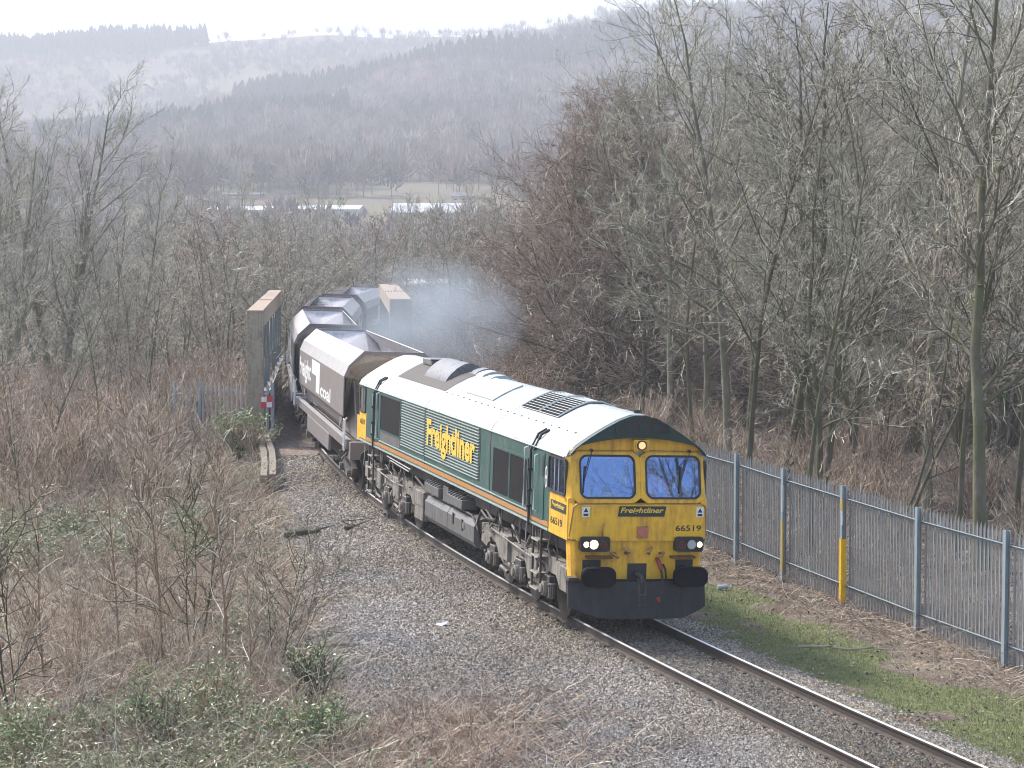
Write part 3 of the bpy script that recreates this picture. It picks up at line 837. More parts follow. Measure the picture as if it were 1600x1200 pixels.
# side windows, doors, grilles, louvres (both sides)
def plate(name, q, y0, y1, z0, z1, m, off=0.004, th=0.012, parent=None, r=0.03, n=3):
    mb = MB()
    xo = q * (XS + off + th); xi = q * (XS + off - 0.0)
    mb.prism(rrect(y0, y1, z0, z1, r, n), lambda a, d: (xo, a, d), lambda a, d: (xi, a, d), m)
    return mb.build(name, None, parent or loco)
for q in (-1, 1):
    # cab side windows
    for y0, y1 in ((0.80, 1.93), (19.62, 20.36)):
        z0, z1 = 2.43, 3.07
        fr = MB()
        fr.ring(rrect(y0 - 0.02, y1 + 0.02, z0 - 0.02, z1 + 0.02, 0.10, 4), rrect(y0 + 0.02, y1 - 0.02, z0 + 0.02, z1 - 0.02, 0.08, 4), lambda a, d: (q * 1.342, a, d), lambda a, d: (q * 1.30, a, d), M['black'])
        for t in (0.38, 0.62) if y1 < 5 else (0.5,):
            yy = y0 + (y1 - y0) * t
            fr.box(min(q * 1.34, q * 1.325), max(q * 1.34, q * 1.325), yy - 0.014, yy + 0.014, z0, z1, M['galv'])
        fo = fr.build('side_window', None, loco)
        gl = MB(); gl.prism(rrect(y0, y1, z0, z1, 0.09, 4), lambda a, d: (q * 1.325, a, d), lambda a, d: (q * 1.26, a, d), M['glass'] if y1 < 5 else M['sideglass'])
        gl.build('pane', None, fo)
    # doors
    for dy0, dy1 in ((2.22, 3.02), (17.95, 18.72)):
        dp = plate('cab_door', q, dy0, dy1, 1.80, 3.06, M['green'], 0.004, 0.010)
        plate('door_window', q, dy0 + 0.02, dy0 + 0.14, 2.62, 3.0, M['black'], 0.016, 0.004, dp)
        hr = MB()
        hr.tube([(q * 1.34, dy1 - 0.37, 1.93), (q * 1.40, dy1 - 0.37, 1.95), (q * 1.40, dy1 - 0.37, 2.98), (q * 1.34, dy1 - 0.37, 3.0)], 0.016, M['white'], 6)
        hr.build('door_handrail', None, dp)
    for yy in (3.36, 17.80):
        hr = MB()
        hr.tube([(q * 1.33, yy, 1.90), (q * 1.41, yy, 1.92), (q * 1.41, yy, 3.06), (q * 1.33, yy, 3.08)], 0.019, M['white'], 6); hr.build('grab_rail', None, loco)
    for yy in (3.10, 18.35):
        ho_ = MB()
        for o_ in (0, 0.20):
            ho_.tube([(q * 1.05, yy - o_ + 0.05, roofz(1.05) + 0.02), (q * 1.22, yy - o_, roofz(1.22) + 0.07), (q * 1.36, yy - o_, 3.05)] + ([(q * 1.365, yy, 1.60)] if o_ == 0 else []), 0.026, M['black'], 6)
        for zz in (2.65, 2.25, 1.95): ho_.box(min(q * 1.33, q * 1.42), max(q * 1.33, q * 1.42), yy - 0.05, yy + 0.05, zz, zz + 0.05, M['black'])
        ho_.build('door_seal_pipe', None, loco)
    # intake meshes
    for y0, y1, z0, z1 in ((3.42, 4.70, 1.93, 2.82), (4.80, 6.05, 1.93, 2.82), (15.22, 17.62, 2.17, 3.04)):
        fr = MB()
        fr.ring(rrect(y0 - 0.04, y1 + 0.04, z0 - 0.04, z1 + 0.04, 0.01, 1), rrect(y0 + 0.005, y1 - 0.005, z0 + 0.005, z1 - 0.005, 0.01, 1), lambda a, d: (q * 1.336, a, d), lambda a, d: (q * 1.318, a, d), M['green'])
        fo = fr.build('intake_frame', None, loco)
        gm = MB(); gm.box(min(q * 1.328, q * 1.30), max(q * 1.328, q * 1.30), y0, y1, z0, z1, M['mesh']); gm.build('intake_mesh', None, fo)
    plate('side_panel', q, 15.20, 17.60, 1.90, 2.12, M['tank'], 0.0, 0.008)
    # louvred panels: slats painted pale for the glints along them
    for y0, y1 in ((7.30, 12.38), (12.50, 15.08)):
        lv = MB()
        nz = 17
        for k in range(nz):
            z = 2.02 + (3.06 - 2.02) * k / (nz - 1)
            x_in, x_out = 1.322, 1.350
            lv.add([(q * x_in, y0, z + 0.012), (q * x_in, y1, z + 0.012), (q * x_out, y1, z + 0.001), (q * x_out, y0, z + 0.001), (q * x_out, y1, z - 0.006), (q * x_out, y0, z - 0.006), (q * x_in, y1, z - 0.012), (q * x_in, y0, z - 0.012)],
                   [(0, 1, 2, 3), (3, 2, 4, 5), (5, 4, 6, 7)], None)
        M['slat'] = M.get('slat') or paint('slat_glint_green', (0.30, 0.36, 0.35), dirt=(0.2, 0.2, 0.18), amount=0.4, rough=0.3, spec=0.8, streak=False)
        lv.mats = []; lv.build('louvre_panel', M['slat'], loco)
    plate('panel_edge', q, 7.20, 7.27, 1.98, 3.08, M['black'], 0.0, 0.006, r=0.005)
    plate('panel_edge', q, 12.42, 12.46, 1.72, 3.12, M['black'], 0.0, 0.006, r=0.005)
    plate('panel_edge', q, 6.33, 6.37, 1.72, 3.12, M['black'], 0.0, 0.006, r=0.005)
    # stripe and edge strip
    stp = MB(); stp.box(min(q * 1.331, q * 1.315), max(q * 1.331, q * 1.315), 1.87, 19.5, 1.725, 1.815, M['orange']); stp.build('orange_stripe', None, loco)
    stp = MB(); stp.box(min(q * 1.345, q * 1.315), max(q * 1.345, q * 1.315), 3.35, 17.8, 1.862, 1.885, M['sill']); stp.build('ledge_strip', None, loco)
    # oval emblem beside the cab window
    em = MB(); em.ring([(2.10 + 0.085 * math.cos(t), 2.63 + 0.20 * math.sin(t)) for t in np.linspace(0, 2 * math.pi, 16, endpoint=False)],
                       [(2.10 + 0.058 * math.cos(t), 2.63 + 0.165 * math.sin(t)) for t in np.linspace(0, 2 * math.pi, 16, endpoint=False)], lambda a, d: (q * 1.328, a, d), lambda a, d: (q * 1.318, a, d), M['white'])
    em.box(min(q * 1.328, q * 1.318), max(q * 1.328, q * 1.318), 2.06, 2.14, 2.60, 2.66, M['white'])
    em.build('emblem', None, loco)
# lettering on the sides: on the left side the text runs from the rear towards the front when seen
sl_fn = lambda off: (lambda u, v, w: (-(XS + off), -u, v))
sr_fn = lambda off: (lambda u, v, w: ((XS + off), u, v))
def lettering_sides(name, body, y0, y1, z0, z1, m, shear=0, bold=0, off=0.012):
    text_mesh(name, body, (-y1, -y0, z0, z1), sl_fn(off), m, loco, shear, bold)
    text_mesh(name, body, (y0, y1, z0, z1), sr_fn(off), m, loco, shear, bold)
# big lettering lies on the slats, so it is cut into bands between them
for q in (-1, 1):
    pass
lettering_sides('side_lettering', 'Freightliner', 7.55, 12.15, 2.12, 2.90, M['yellowtext'], 0.0, 0.035, 0.0335)
plateL = []
for q in (-1, 1):
    plate('name_plate', q, 0.72, 1.72, 2.10, 2.27, M['darkgreen'], 0.0, 0.008, r=0.01)
lettering_sides('plate_lettering', 'Freightliner', 0.80, 1.64, 2.13, 2.25, M['yellowtext'], 0.25, 0.02, 0.011)
lettering_sides('side_number', '66519', 0.95, 1.72, 1.83, 1.97, M['black'], 0, 0.015, 0.003)
text_mesh('rear_number', '66519', (-20.3, -19.65, 2.10, 2.24), sl_fn(0.003), M['black'], loco, 0, 0.01)

# front lettering
FY = 0.455
p_ = MB(); p_.prism([(-0.43, 2.10), (0.45, 2.10), (0.48, 2.285), (-0.40, 2.285)], lambda a, d: (a, FY - 0.012, d), lambda a, d: (a, FY + 0.004, d), M['darkgreen']); np_ = p_.build('name_plate', None, loco)
text_mesh('plate_lettering', 'Freightliner', (-0.385, 0.435, 2.135, 2.262), lambda u, v, w: (u, FY - 0.015, v), M['yellowtext'], np_, 0.25, 0.025)
p_ = MB(); p_.box(0.63, 1.19, FY - 0.012, FY + 0.004, 1.72, 2.02, M['yellow']); p_.build('number_panel', None, loco)
p_ = MB(); p_.box(-1.16, -0.60, FY - 0.012, FY + 0.004, 1.72, 2.02, M['yellow']); p_.build('number_panel', None, loco)
text_mesh('front_number', '66519', (0.67, 1.16, 1.835, 1.945), lambda u, v, w: (u, FY - 0.015, v), M['black'], loco, 0, 0.018)
for xx in (-1.03, 1.13):
    p_ = MB(); p_.box(xx - 0.07, xx + 0.07, FY - 0.01, FY + 0.004, 2.09, 2.27, M['white'])
    p_.prism([(xx - 0.045, 2.175), (xx + 0.045, 2.175), (xx, 2.255)], lambda a, d: (a, FY - 0.013, d), lambda a, d: (a, FY - 0.009, d), M['black'])
    p_.box(xx - 0.045, xx + 0.045, FY - 0.013, FY - 0.009, 2.11, 2.15, M['black']); p_.build('warning_label', None, loco)
p_ = MB(); p_.box(-0.06, 0.15, FY - 0.03, FY, 1.71, 1.92, M['brass'])
p_.prism([(-0.045, 1.90), (0.135, 1.90), (0.135, 1.80), (0.045, 1.715), (-0.045, 1.80)], lambda a, d: (a, FY - 0.05, d), lambda a, d: (a, FY - 0.028, d), M['pink']); p_.build('shield_plate', None, loco)

# lamp clusters
for x0, x1, lamps in ((-1.13, -0.58, ((-1.03, 0.055, 'lamp'), (-0.89, 0.085, 'lamp'), (-0.70, 0.06, 'reddim'))), (0.66, 1.19, ((0.78, 0.06, 'reddim'), (0.96, 0.085, 'lens'), (1.11, 0.055, 'lamp')))):
    bx = MB(); bx.prism(rrect(x0, x1, 1.47, 1.74, 0.05, 3), lambda a, d: (a, 0.36, d), lambda a, d: (a, 0.50, d), M['black'])
    lo = bx.build('lamp_cluster', None, loco, bevel=0.01)
    for lx, lr, mm in lamps:
        rm = MB()
        ang = [2 * math.pi * k / 16 for k in range(16)]
        rm.prism([(lx + lr * math.cos(t), 1.605 + lr * math.sin(t)) for t in ang], lambda a, d: (a, 0.348, d), lambda a, d: (a, 0.362, d), M[mm])
        hl = rm.build('headlight' if mm in ('lamp', 'lens') else 'tail_light', None, lo)
        rr = MB(); rr.ring([(lx + (lr + .014) * math.cos(t), 1.605 + (lr + .014) * math.sin(t)) for t in ang], [(lx + lr * math.cos(t), 1.605 + lr * math.sin(t)) for t in ang], lambda a, d: (a, 0.338, d), lambda a, d: (a, 0.362, d), M['frame'])
        rr.build('lamp_rim', None, hl)
bx = MB(); bx.prism(rrect(-0.12, 0.18, 3.27, 3.47, 0.03, 3), lambda a, d: (a, 0.62, d), lambda a, d: (a, 0.84, d), M['yellow']); lo = bx.build('top_lamp_housing', None, loco, bevel=0.008)
ang = [2 * math.pi * k / 18 for k in range(18)]
rm = MB(); rm.prism([(0.03 + .068 * math.cos(t), 3.37 + .068 * math.sin(t)) for t in ang], lambda a, d: (a, 0.600, d), lambda a, d: (a, 0.625, d), M['lamptop']); rm.build('top_lamp', None, lo)
rr = MB(); rr.ring([(0.03 + .092 * math.cos(t), 3.37 + .092 * math.sin(t)) for t in ang], [(0.03 + .068 * math.cos(t), 3.37 + .068 * math.sin(t)) for t in ang], lambda a, d: (a, 0.590, d), lambda a, d: (a, 0.625, d), M['frame']); rr.build('lamp_rim', None, lo)

# brackets and jumper fittings
for xa, xb in ((-0.52, -0.40), (-0.30, -0.18), (0.24, 0.12), (0.47, 0.35)):
    d_ = MB(); d_.tube([(xa, 0.47, 1.53 if abs(xa) < .35 else 1.44), ((xa + xb) / 2, 0.40, 1.485 if abs(xa) < .35 else 1.40), (xb, 0.42, 1.45 if abs(xa) < .35 else 1.36)], 0.03, M['brass'], 8)
    d_.tube([((xa + xb) / 2, 0.40, 1.43), ((xa + xb) / 2, 0.54, 1.43)], 0.022, M['rust'], 6)
    d_.build('jumper_socket', None, loco, smooth=True)
for x0, x1 in ((-1.0, -0.52), (0.60, 1.05)):
    d_ = MB(); d_.box(x0, x1, 0.36, 0.53, 1.345, 1.385, M['rust']); d_.build('front_step', None, loco, bevel=0.006)
for x0, x1 in ((-1.04, -0.70), (0.72, 1.05)):
    d_ = MB(); d_.box(x0, x1, 0.508, 0.56, 0.97, 1.31, M['black']); d_.build('buffer_recess_shade', None, loco)  # flat black panels painted for the shade inside the buffer recesses
d_ = MB(); d_.tube([(-0.70, 0.45, 1.72), (-0.72, 0.40, 1.86), (-0.68, 0.43, 1.98)], 0.016, M['brass'], 6); d_.build('lamp_bracket', None, loco)
# coupling pocket, its shade painted as a flat black panel
d_ = MB(); d_.box(-0.19, 0.17, 0.508, 0.6, 0.93, 1.24, M['black']); d_.build('drawgear_pocket_shade', None, loco)
d_ = MB()
d_.tube([(-0.02, 0.6, 1.05), (-0.02, 0.30, 1.05), (-0.02, 0.20, 1.02), (-0.02, 0.15, 0.95), (-0.02, 0.19, 0.90)], [0.05, 0.05, 0.045, 0.04, 0.03], M['frame'], 8)
for dx in (-0.055, 0.055):
    d_.tube([(-0.02 + dx, 0.20, 1.0), (-0.02 + dx, 0.12, 0.72), (-0.02 + dx, 0.12, 0.52)], 0.022, M['frame'], 6)
d_.tube([(-0.10, 0.12, 0.72), (0.06, 0.12, 0.72)], 0.03, M['frame'], 6)
d_.tube([(-0.10, 0.12, 0.54), (0.06, 0.12, 0.54), (0.06, 0.12, 0.40), (-0.10, 0.12, 0.40), (-0.10, 0.12, 0.54)], 0.022, M['rust'], 6)
d_.tube([(-0.02, 0.12, 0.40), (-0.02, 0.12, 0.24)], 0.02, M['frame'], 6)
d_.build('screw_coupling', None, loco, smooth=True)
d_ = MB(); d_.tube([(0.36, 0.50, 1.33), (0.36, 0.40, 1.28), (0.40, 0.36, 1.14)], 0.04, M['redhose'], 8)
d_.tube([(0.40, 0.36, 1.14), (0.43, 0.30, 0.9), (0.46, 0.20, 0.62), (0.36, 0.14, 0.50), (0.30, 0.14, 0.60)], 0.022, M['black'], 8)
d_.tube([(0.30, 0.14, 0.60), (0.28, 0.14, 0.68)], 0.035, M['redhose'], 8)
d_.build('brake_pipe', None, loco, smooth=True)
d_ = MB(); d_.tube([(0.48, 0.5, 1.22), (0.50, 0.42, 1.15), (0.52, 0.30, 0.7), (0.46, 0.22, 0.52)], 0.02, M['black'], 6); d_.build('air_pipe', None, loco, smooth=True)
# buffers
for q in (-1, 1):
    bf = MB(); cx = q * 0.865
    bf.tube([(cx, 0.60, 1.06), (cx, 0.30, 1.06)], 0.15, M['black'], 16); bf.tube([(cx, 0.36, 1.06), (cx, 0.10, 1.06)], 0.10, M['frame'], 14)
    bo = bf.build('buffer', None, loco, smooth=True)
    hd = MB(); o1 = rrect(cx - 0.325, cx + 0.325, 0.88, 1.24, 0.15, 5); o2 = rrect(cx - 0.30, cx + 0.30, 0.905, 1.215, 0.13, 5)
    hd.prism(o1, lambda a, d: (a, 0.115, d), lambda a, d: (a, 0.055, d), M['mesh'])
    hd.prism(o1, lambda a, d: (a, 0.055, d), lambda a, d: (cx + (a - cx) * 0.92, 0.02, 1.06 + (d - 1.06) * 0.9), M['mesh'])
    hd.build('buffer_head', None, bo, smooth=True)
# plough
pl = MB()
xs3 = [-1.30, -1.15, -0.80, -0.4, 0, 0.4, 0.80, 1.15, 1.30]
def py(x): return 0.06 + 0.38 * (abs(x) / 1.30) ** 2.4
for a, d in zip(xs3[:-1], xs3[1:]):
    def zbt(x): return 0.30 if abs(x) < 0.85 else 0.30 + (abs(x) - 0.85) * 0.36
    for (ya, yb) in ((0, 0),):
        pl.add([(a, py(a) + 0.10, 0.95), (d, py(d) + 0.10, 0.95), (d, py(d), zbt(d)), (a, py(a), zbt(a)),
                (a, py(a) + 0.16, 0.95), (d, py(d) + 0.16, 0.95), (d, py(d) + 0.06, zbt(d)), (a, py(a) + 0.06, zbt(a))],
               [(0, 1, 2, 3), (4, 7, 6, 5), (3, 2, 6, 7), (0, 4, 5, 1)] + ([(0, 3, 7, 4)] if a == xs3[0] else []) + ([(1, 5, 6, 2)] if d == xs3[-1] else []), M['plow'])
pl.box(-1.22, 1.22, 0.50, 0.75, 0.80, 0.955, M['plow'])
pl.box(-1.32, -1.14, 0.40, 0.62, 0.93, 1.0, M['frame'])
pl.box(1.14, 1.32, 0.40, 0.62, 0.93, 1.0, M['frame'])
pl.build('plough', None, loco, bevel=0.006)

# underframe, tank, bogies
u = MB()
u.box(-1.0, 1.0, 0.9, 20.4, 1.28, 1.60, M['frame']); u.box(-0.4, 0.4, 0.7, 20.7, 0.95, 1.30, M['frame'])
u.build('underframe', None, loco, bevel=0.02)
t = MB()
tp_ = [(-1.24, 0.62), (-1.16, 0.50), (-0.98, 0.44), (0.98, 0.44), (1.16, 0.50), (1.24, 0.62), (1.24, 0.95), (1.16, 1.08), (1.0, 1.13), (-1.0, 1.13), (-1.16, 1.08), (-1.24, 0.95)]
t.prism(tp_, lambda a, d: (a, 7.85, d), lambda a, d: (a, 10.3, d), M['tank']); t.prism(tp_, lambda a, d: (a, 10.34, d), lambda a, d: (a, 12.6, d), M['tank'])
t.prism([(a * 0.985, 0.78 + (d - 0.78) * 0.97) for a, d in tp_], lambda a, d: (a, 10.2, d), lambda a, d: (a, 10.4, d), M['frame'])
tk = t.build('fuel_tank', None, loco, bevel=0.02, seg=2)
t = MB()
t.box(-1.255, -1.235, 9.70, 9.80, 0.78, 1.02, M['black']); t.box(-1.255, -1.235, 8.85, 8.95, 0.74, 0.98, M['black']); t.box(-1.26, -1.235, 8.7, 8.82, 0.8, 0.92, M['steel']); t.build('sight_gauge', None, tk)
for q in (-1, 1):
    def bq(mb, x0, x1, *r_): mb.box(min(q * x0, q * x1), max(q * x0, q * x1), *r_)
    t = MB(); bq(t, 1.26, 0.9, 12.72, 13.62, 0.44, 1.12, M['bogie']); bq(t, 1.265, 1.24, 12.72, 13.62, 0.77, 0.785, M['black']); t.build('battery_box', None, loco, bevel=0.015)
    for yc in (9.5, 11.75):
        t = MB(); bq(t, 1.30, 0.95, yc - 0.72, yc + 0.72, 1.20, 1.40, M['tank'])
        for k in range(6):
            yy = yc - 0.6 + k * 0.24; bq(t, 1.31, 0.98, yy, yy + 0.06, 1.40, 1.43, M['steel'])
            t.tube([(q * 1.28, yy + .03, 1.43), (q * 1.0, yy + .03, 1.56)], 0.018, M['white'], 5)
        t.build('filter_box', None, loco, bevel=0.01)
    t = MB(); bq(t, 1.22, 1.0, 10.4, 10.9, 1.15, 1.5, M['tank']); t.build('equipment_box', None, loco, bevel=0.01)
    t = MB()
    t.tube([(q * 1.22, 13.8, 1.38), (q * 1.24, 12.6, 1.22), (q * 1.2, 11.0, 1.16), (q * 1.2, 8.2, 1.16), (q * 1.18, 7.7, 0.9)], 0.025, M['frame'], 6)
    t.tube([(q * 1.15, 7.6, 0.7), (q * 1.25, 7.5, 1.1), (q * 1.25, 7.2, 1.38), (q * 1.2, 6.9, 1.25), (q * 1.2, 6.2, 1.3)], 0.03, M['black'], 6)
    t.tube([(q * 1.25, 17.0, 1.55), (q * 1.25, 14.2, 1.50)], 0.022, M['steel'], 6)
    t.tube([(q * 1.25, 16.6, 1.48), (q * 1.25, 14.4, 1.43)], 0.018, M['steel'], 6)
    t.build('pipework', None, loco, smooth=True)
    # ladders
    for yc in (2.62, 18.72):
        t = MB()
        for dy in (-0.28, 0.28): bq(t, 1.33, 1.29, yc + dy - 0.03, yc + dy + 0.03, 0.42, 1.62, M['frame'])
        for zz in (0.46, 0.76, 1.07, 1.38): bq(t, 1.36, 1.12, yc - 0.26, yc + 0.26, zz, zz + 0.035, M['timber'])
        for zz in (0.46, 0.76, 1.07, 1.38): bq(t, 1.365, 1.345, yc - 0.26, yc + 0.26, zz + 0.0, zz + 0.037, M['sill'])
        t.tube([(q * 1.36, yc + 0.62, 1.62), (q * 1.38, yc + 0.62, 1.1), (q * 1.36, yc + 0.62, 1.06)], 0.014, M['white'], 5)
        t.build('cab_ladder', None, loco, bevel=0.004)
rnd = random.Random(3)
for yb in (4.30, 17.04):
    bg = MB()
    for q in (-1, 1):
        def bq(x0, x1, *r_): bg.box(min(q * x0, q * x1), max(q * x0, q * x1), *r_)
        prof = [(-3.2, 1.10), (-3.2, 0.72), (-2.75, 0.66), (-2.5, 0.84), (-1.98, 0.84), (-1.7, 0.62), (-1.3, 0.50), (-0.55, 0.50), (-0.32, 0.80), (0.32, 0.80), (0.55, 0.50), (1.3, 0.50), (1.7, 0.62), (1.98, 0.84), (2.5, 0.84), (2.75, 0.66), (3.2, 0.72), (3.2, 1.10), (1.4, 1.18), (0.8, 1.02), (-0.8, 1.02), (-1.4, 1.18)]
        bg.prism([(a + yb, d) for a, d in prof], lambda a, d: (q * 1.16, a, d), lambda a, d: (q * 0.98, a, d), M['bogie'])
        for dy in (-2.06, 0.0, 2.06):
            cy_ = yb + dy
            bq(1.22, 1.10, cy_ - 0.20, cy_ + 0.20, 0.36, 0.78, M['frame'])
            bg.tube([(q * 1.10, cy_, 0.53), (q * 1.30, cy_, 0.53)], 0.14, M['bogie'], 12)
            bg.tube([(q * 1.30, cy_, 0.53), (q * 1.34, cy_, 0.53)], 0.09, M['steel'], 10)
            for e_ in (-0.28, 0.28):
                bg.tube([(q * 1.18, cy_ + e_, 0.40), (q * 1.18, cy_ + e_, 0.66)], 0.075, M['frame'], 10)
        bg.tube([(q * 1.22, yb + 2.3, 1.12), (q * 1.24, yb + 0.9, 1.06), (q * 1.24, yb - 0.9, 0.98), (q * 1.22, yb - 2.0, 1.0)], 0.022, M['steel'], 6)
        for dy in (-1.1, 1.1):
            bq(1.24, 1.05, yb + dy - 0.34, yb + dy + 0.34, 0.62, 1.12, M['bogie'])
            bg.tube([(q * 1.2, yb + dy + 0.3, 0.35), (q * 1.26, yb + dy, 0.48), (q * 1.2, yb + dy - 0.3, 0.40)], 0.04, M['frame'], 8)
        for k in range(26):
            yy = yb + rnd.uniform(-3.0, 3.0); zz = rnd.uniform(0.35, 1.25); ln = rnd.uniform(0.1, 0.5)
            bg.tube([(q * rnd.uniform(1.15, 1.28), yy, zz), (q * rnd.uniform(1.15, 1.28), yy + ln * rnd.uniform(-1, 1), zz + rnd.uniform(-0.15, 0.25))], rnd.uniform(0.012, 0.035), rnd.choice([M['frame'], M['bogie'], M['steel'], M['black']]), 6)
    bg.box(-0.95, 0.95, yb - 3.0, yb + 3.0, 0.75, 1.05, M['frame'])
    for k in range(16):
        yy = yb + rnd.uniform(-2.8, 2.8)
        bg.tube([(-1.18, yy, 1.6), (-1.2, yy + rnd.uniform(-.3, .3), 1.3), (-1.15, yy + rnd.uniform(-.4, .4), 1.1)], rnd.uniform(0.012, 0.03), rnd.choice([M['black'], M['frame'], M['frame']]), 6)
    bo = bg.build('bogie', None, loco, bevel=0.012)
    for dy in (-2.06, 0, 2.06):
        for q in (-1, 1):
            w = wheel_mb(q * 0.755, yb + dy, 0.533, 0.533, -q, M['frame']); w.build('wheel', None, bo, smooth=True)
sb = MB(); sb.box(-1.2, -0.95, 0.95, 1.45, 0.62, 1.10, M['bogie']); sb.box(0.95, 1.2, 0.95, 1.45, 0.62, 1.10, M['bogie']); sb.build('sand_box', None, loco, bevel=0.03)

# driver, seated behind the right-hand windscreen
def skin_figure(name, verts, edges, radii, parent, m, levels=2):
    me = bpy.data.meshes.new(name); me.from_pydata(verts, edges, [])
    o = link(name, me, parent)
    md = o.modifiers.new('skin', 'SKIN'); ss = o.modifiers.new('sub', 'SUBSURF'); ss.levels = levels; ss.render_levels = levels
    for i, r_ in enumerate(radii):
        me.skin_vertices[0].data[i].radius = (r_, r_) if not isinstance(r_, tuple) else r_
    me.skin_vertices[0].data[0].use_root = True
    me.materials.append(m)
    return o
drv = empty('person'); drv.matrix_world = loco.matrix_world @ Matrix.Translation((0.52, 1.45, 2.16))
tag(drv, 'seated train driver in an orange hi-vis jacket behind the right windscreen', 'person')
V_ = [(0, 0, 0.08), (0, -0.01, 0.30), (0, -0.02, 0.52), (0, -0.03, 0.60), (0, -0.05, 0.72), (0, -0.05, 0.80),
      (-0.18, -0.02, 0.50), (-0.24, -0.14, 0.30), (-0.16, -0.40, 0.24), (-0.14, -0.48, 0.25),
      (0.18, -0.02, 0.50), (0.24, -0.14, 0.30), (0.16, -0.40, 0.24), (0.14, -0.48, 0.25),
      (-0.10, -0.05, 0.04), (-0.13, -0.45, 0.06), (-0.13, -0.50, -0.34), (-0.13, -0.62, -0.36),
      (0.10, -0.05, 0.04), (0.13, -0.45, 0.06), (0.13, -0.50, -0.34), (0.13, -0.62, -0.36)]
E_ = [(0, 1), (1, 2), (2, 3), (3, 4), (4, 5), (2, 6), (6, 7), (7, 8), (8, 9), (2, 10), (10, 11), (11, 12), (12, 13), (0, 14), (14, 15), (15, 16), (16, 17), (0, 18), (18, 19), (19, 20), (20, 21)]
R_ = [(0.17, 0.12), (0.17, 0.12), (0.15, 0.10), 0.055, 0.105, 0.09, 0.065, 0.05, 0.035, 0.03, 0.065, 0.05, 0.035, 0.03, 0.09, 0.07, 0.05, 0.04, 0.09, 0.07, 0.05, 0.04]
skin_figure('body', V_, E_, R_, drv, M['skin'])
skin_figure('jacket', [(0, 0, 0.06), (0, -0.01, 0.30), (0, -0.02, 0.50), (0, -0.03, 0.545), (-0.18, -0.02, 0.50), (-0.24, -0.14, 0.30), (-0.17, -0.36, 0.245), (0.18, -0.02, 0.50), (0.24, -0.14, 0.30), (0.17, -0.36, 0.245)],
            [(0, 1), (1, 2), (2, 3), (2, 4), (4, 5), (5, 6), (2, 7), (7, 8), (8, 9)], [(0.20, 0.15), (0.20, 0.15), (0.18, 0.13), 0.08, 0.085, 0.07, 0.05, 0.085, 0.07, 0.05], drv, M['hivis'])
for q in (-1, 1):
    mb = MB(); mb.box(q * 0.10 - 0.03, q * 0.10 + 0.03, -0.20, -0.165, 0.15, 0.52, M['white']); mb.build('reflective_band', None, drv)
    for k in range(5):
        mb = MB(); xx = q * (0.14 + (k - 2) * 0.018)
        mb.tube([(xx, -0.50, 0.25), (xx, -0.54, 0.255 - 0.002 * abs(k - 2)), (xx, -0.57, 0.235)], [0.009, 0.009, 0.007], M['skin'], 6); mb.build('finger', None, drv, smooth=True)
mb = MB()
mb.tube([(0, -0.05, 0.76), (0, -0.045, 0.84), (0, -0.04, 0.88), (0, -0.04, 0.90)], [0.112, 0.108, 0.07, 0.02], M['black'], 14); mb.build('hair', None, drv, smooth=True)
mb = MB()
mb.tube([(0, -0.15, 0.75), (0, -0.178, 0.725)], [0.010, 0.018], M['skin'], 6)
for q in (-1, 1): mb.tube([(q * 0.035, -0.145, 0.762), (q * 0.035, -0.155, 0.762)], 0.010, M['black'], 6)
mb.tube([(-0.025, -0.150, 0.69), (0.025, -0.150, 0.69)], 0.005, M['redhose'], 6)
mb.build('face', None, drv, smooth=True)

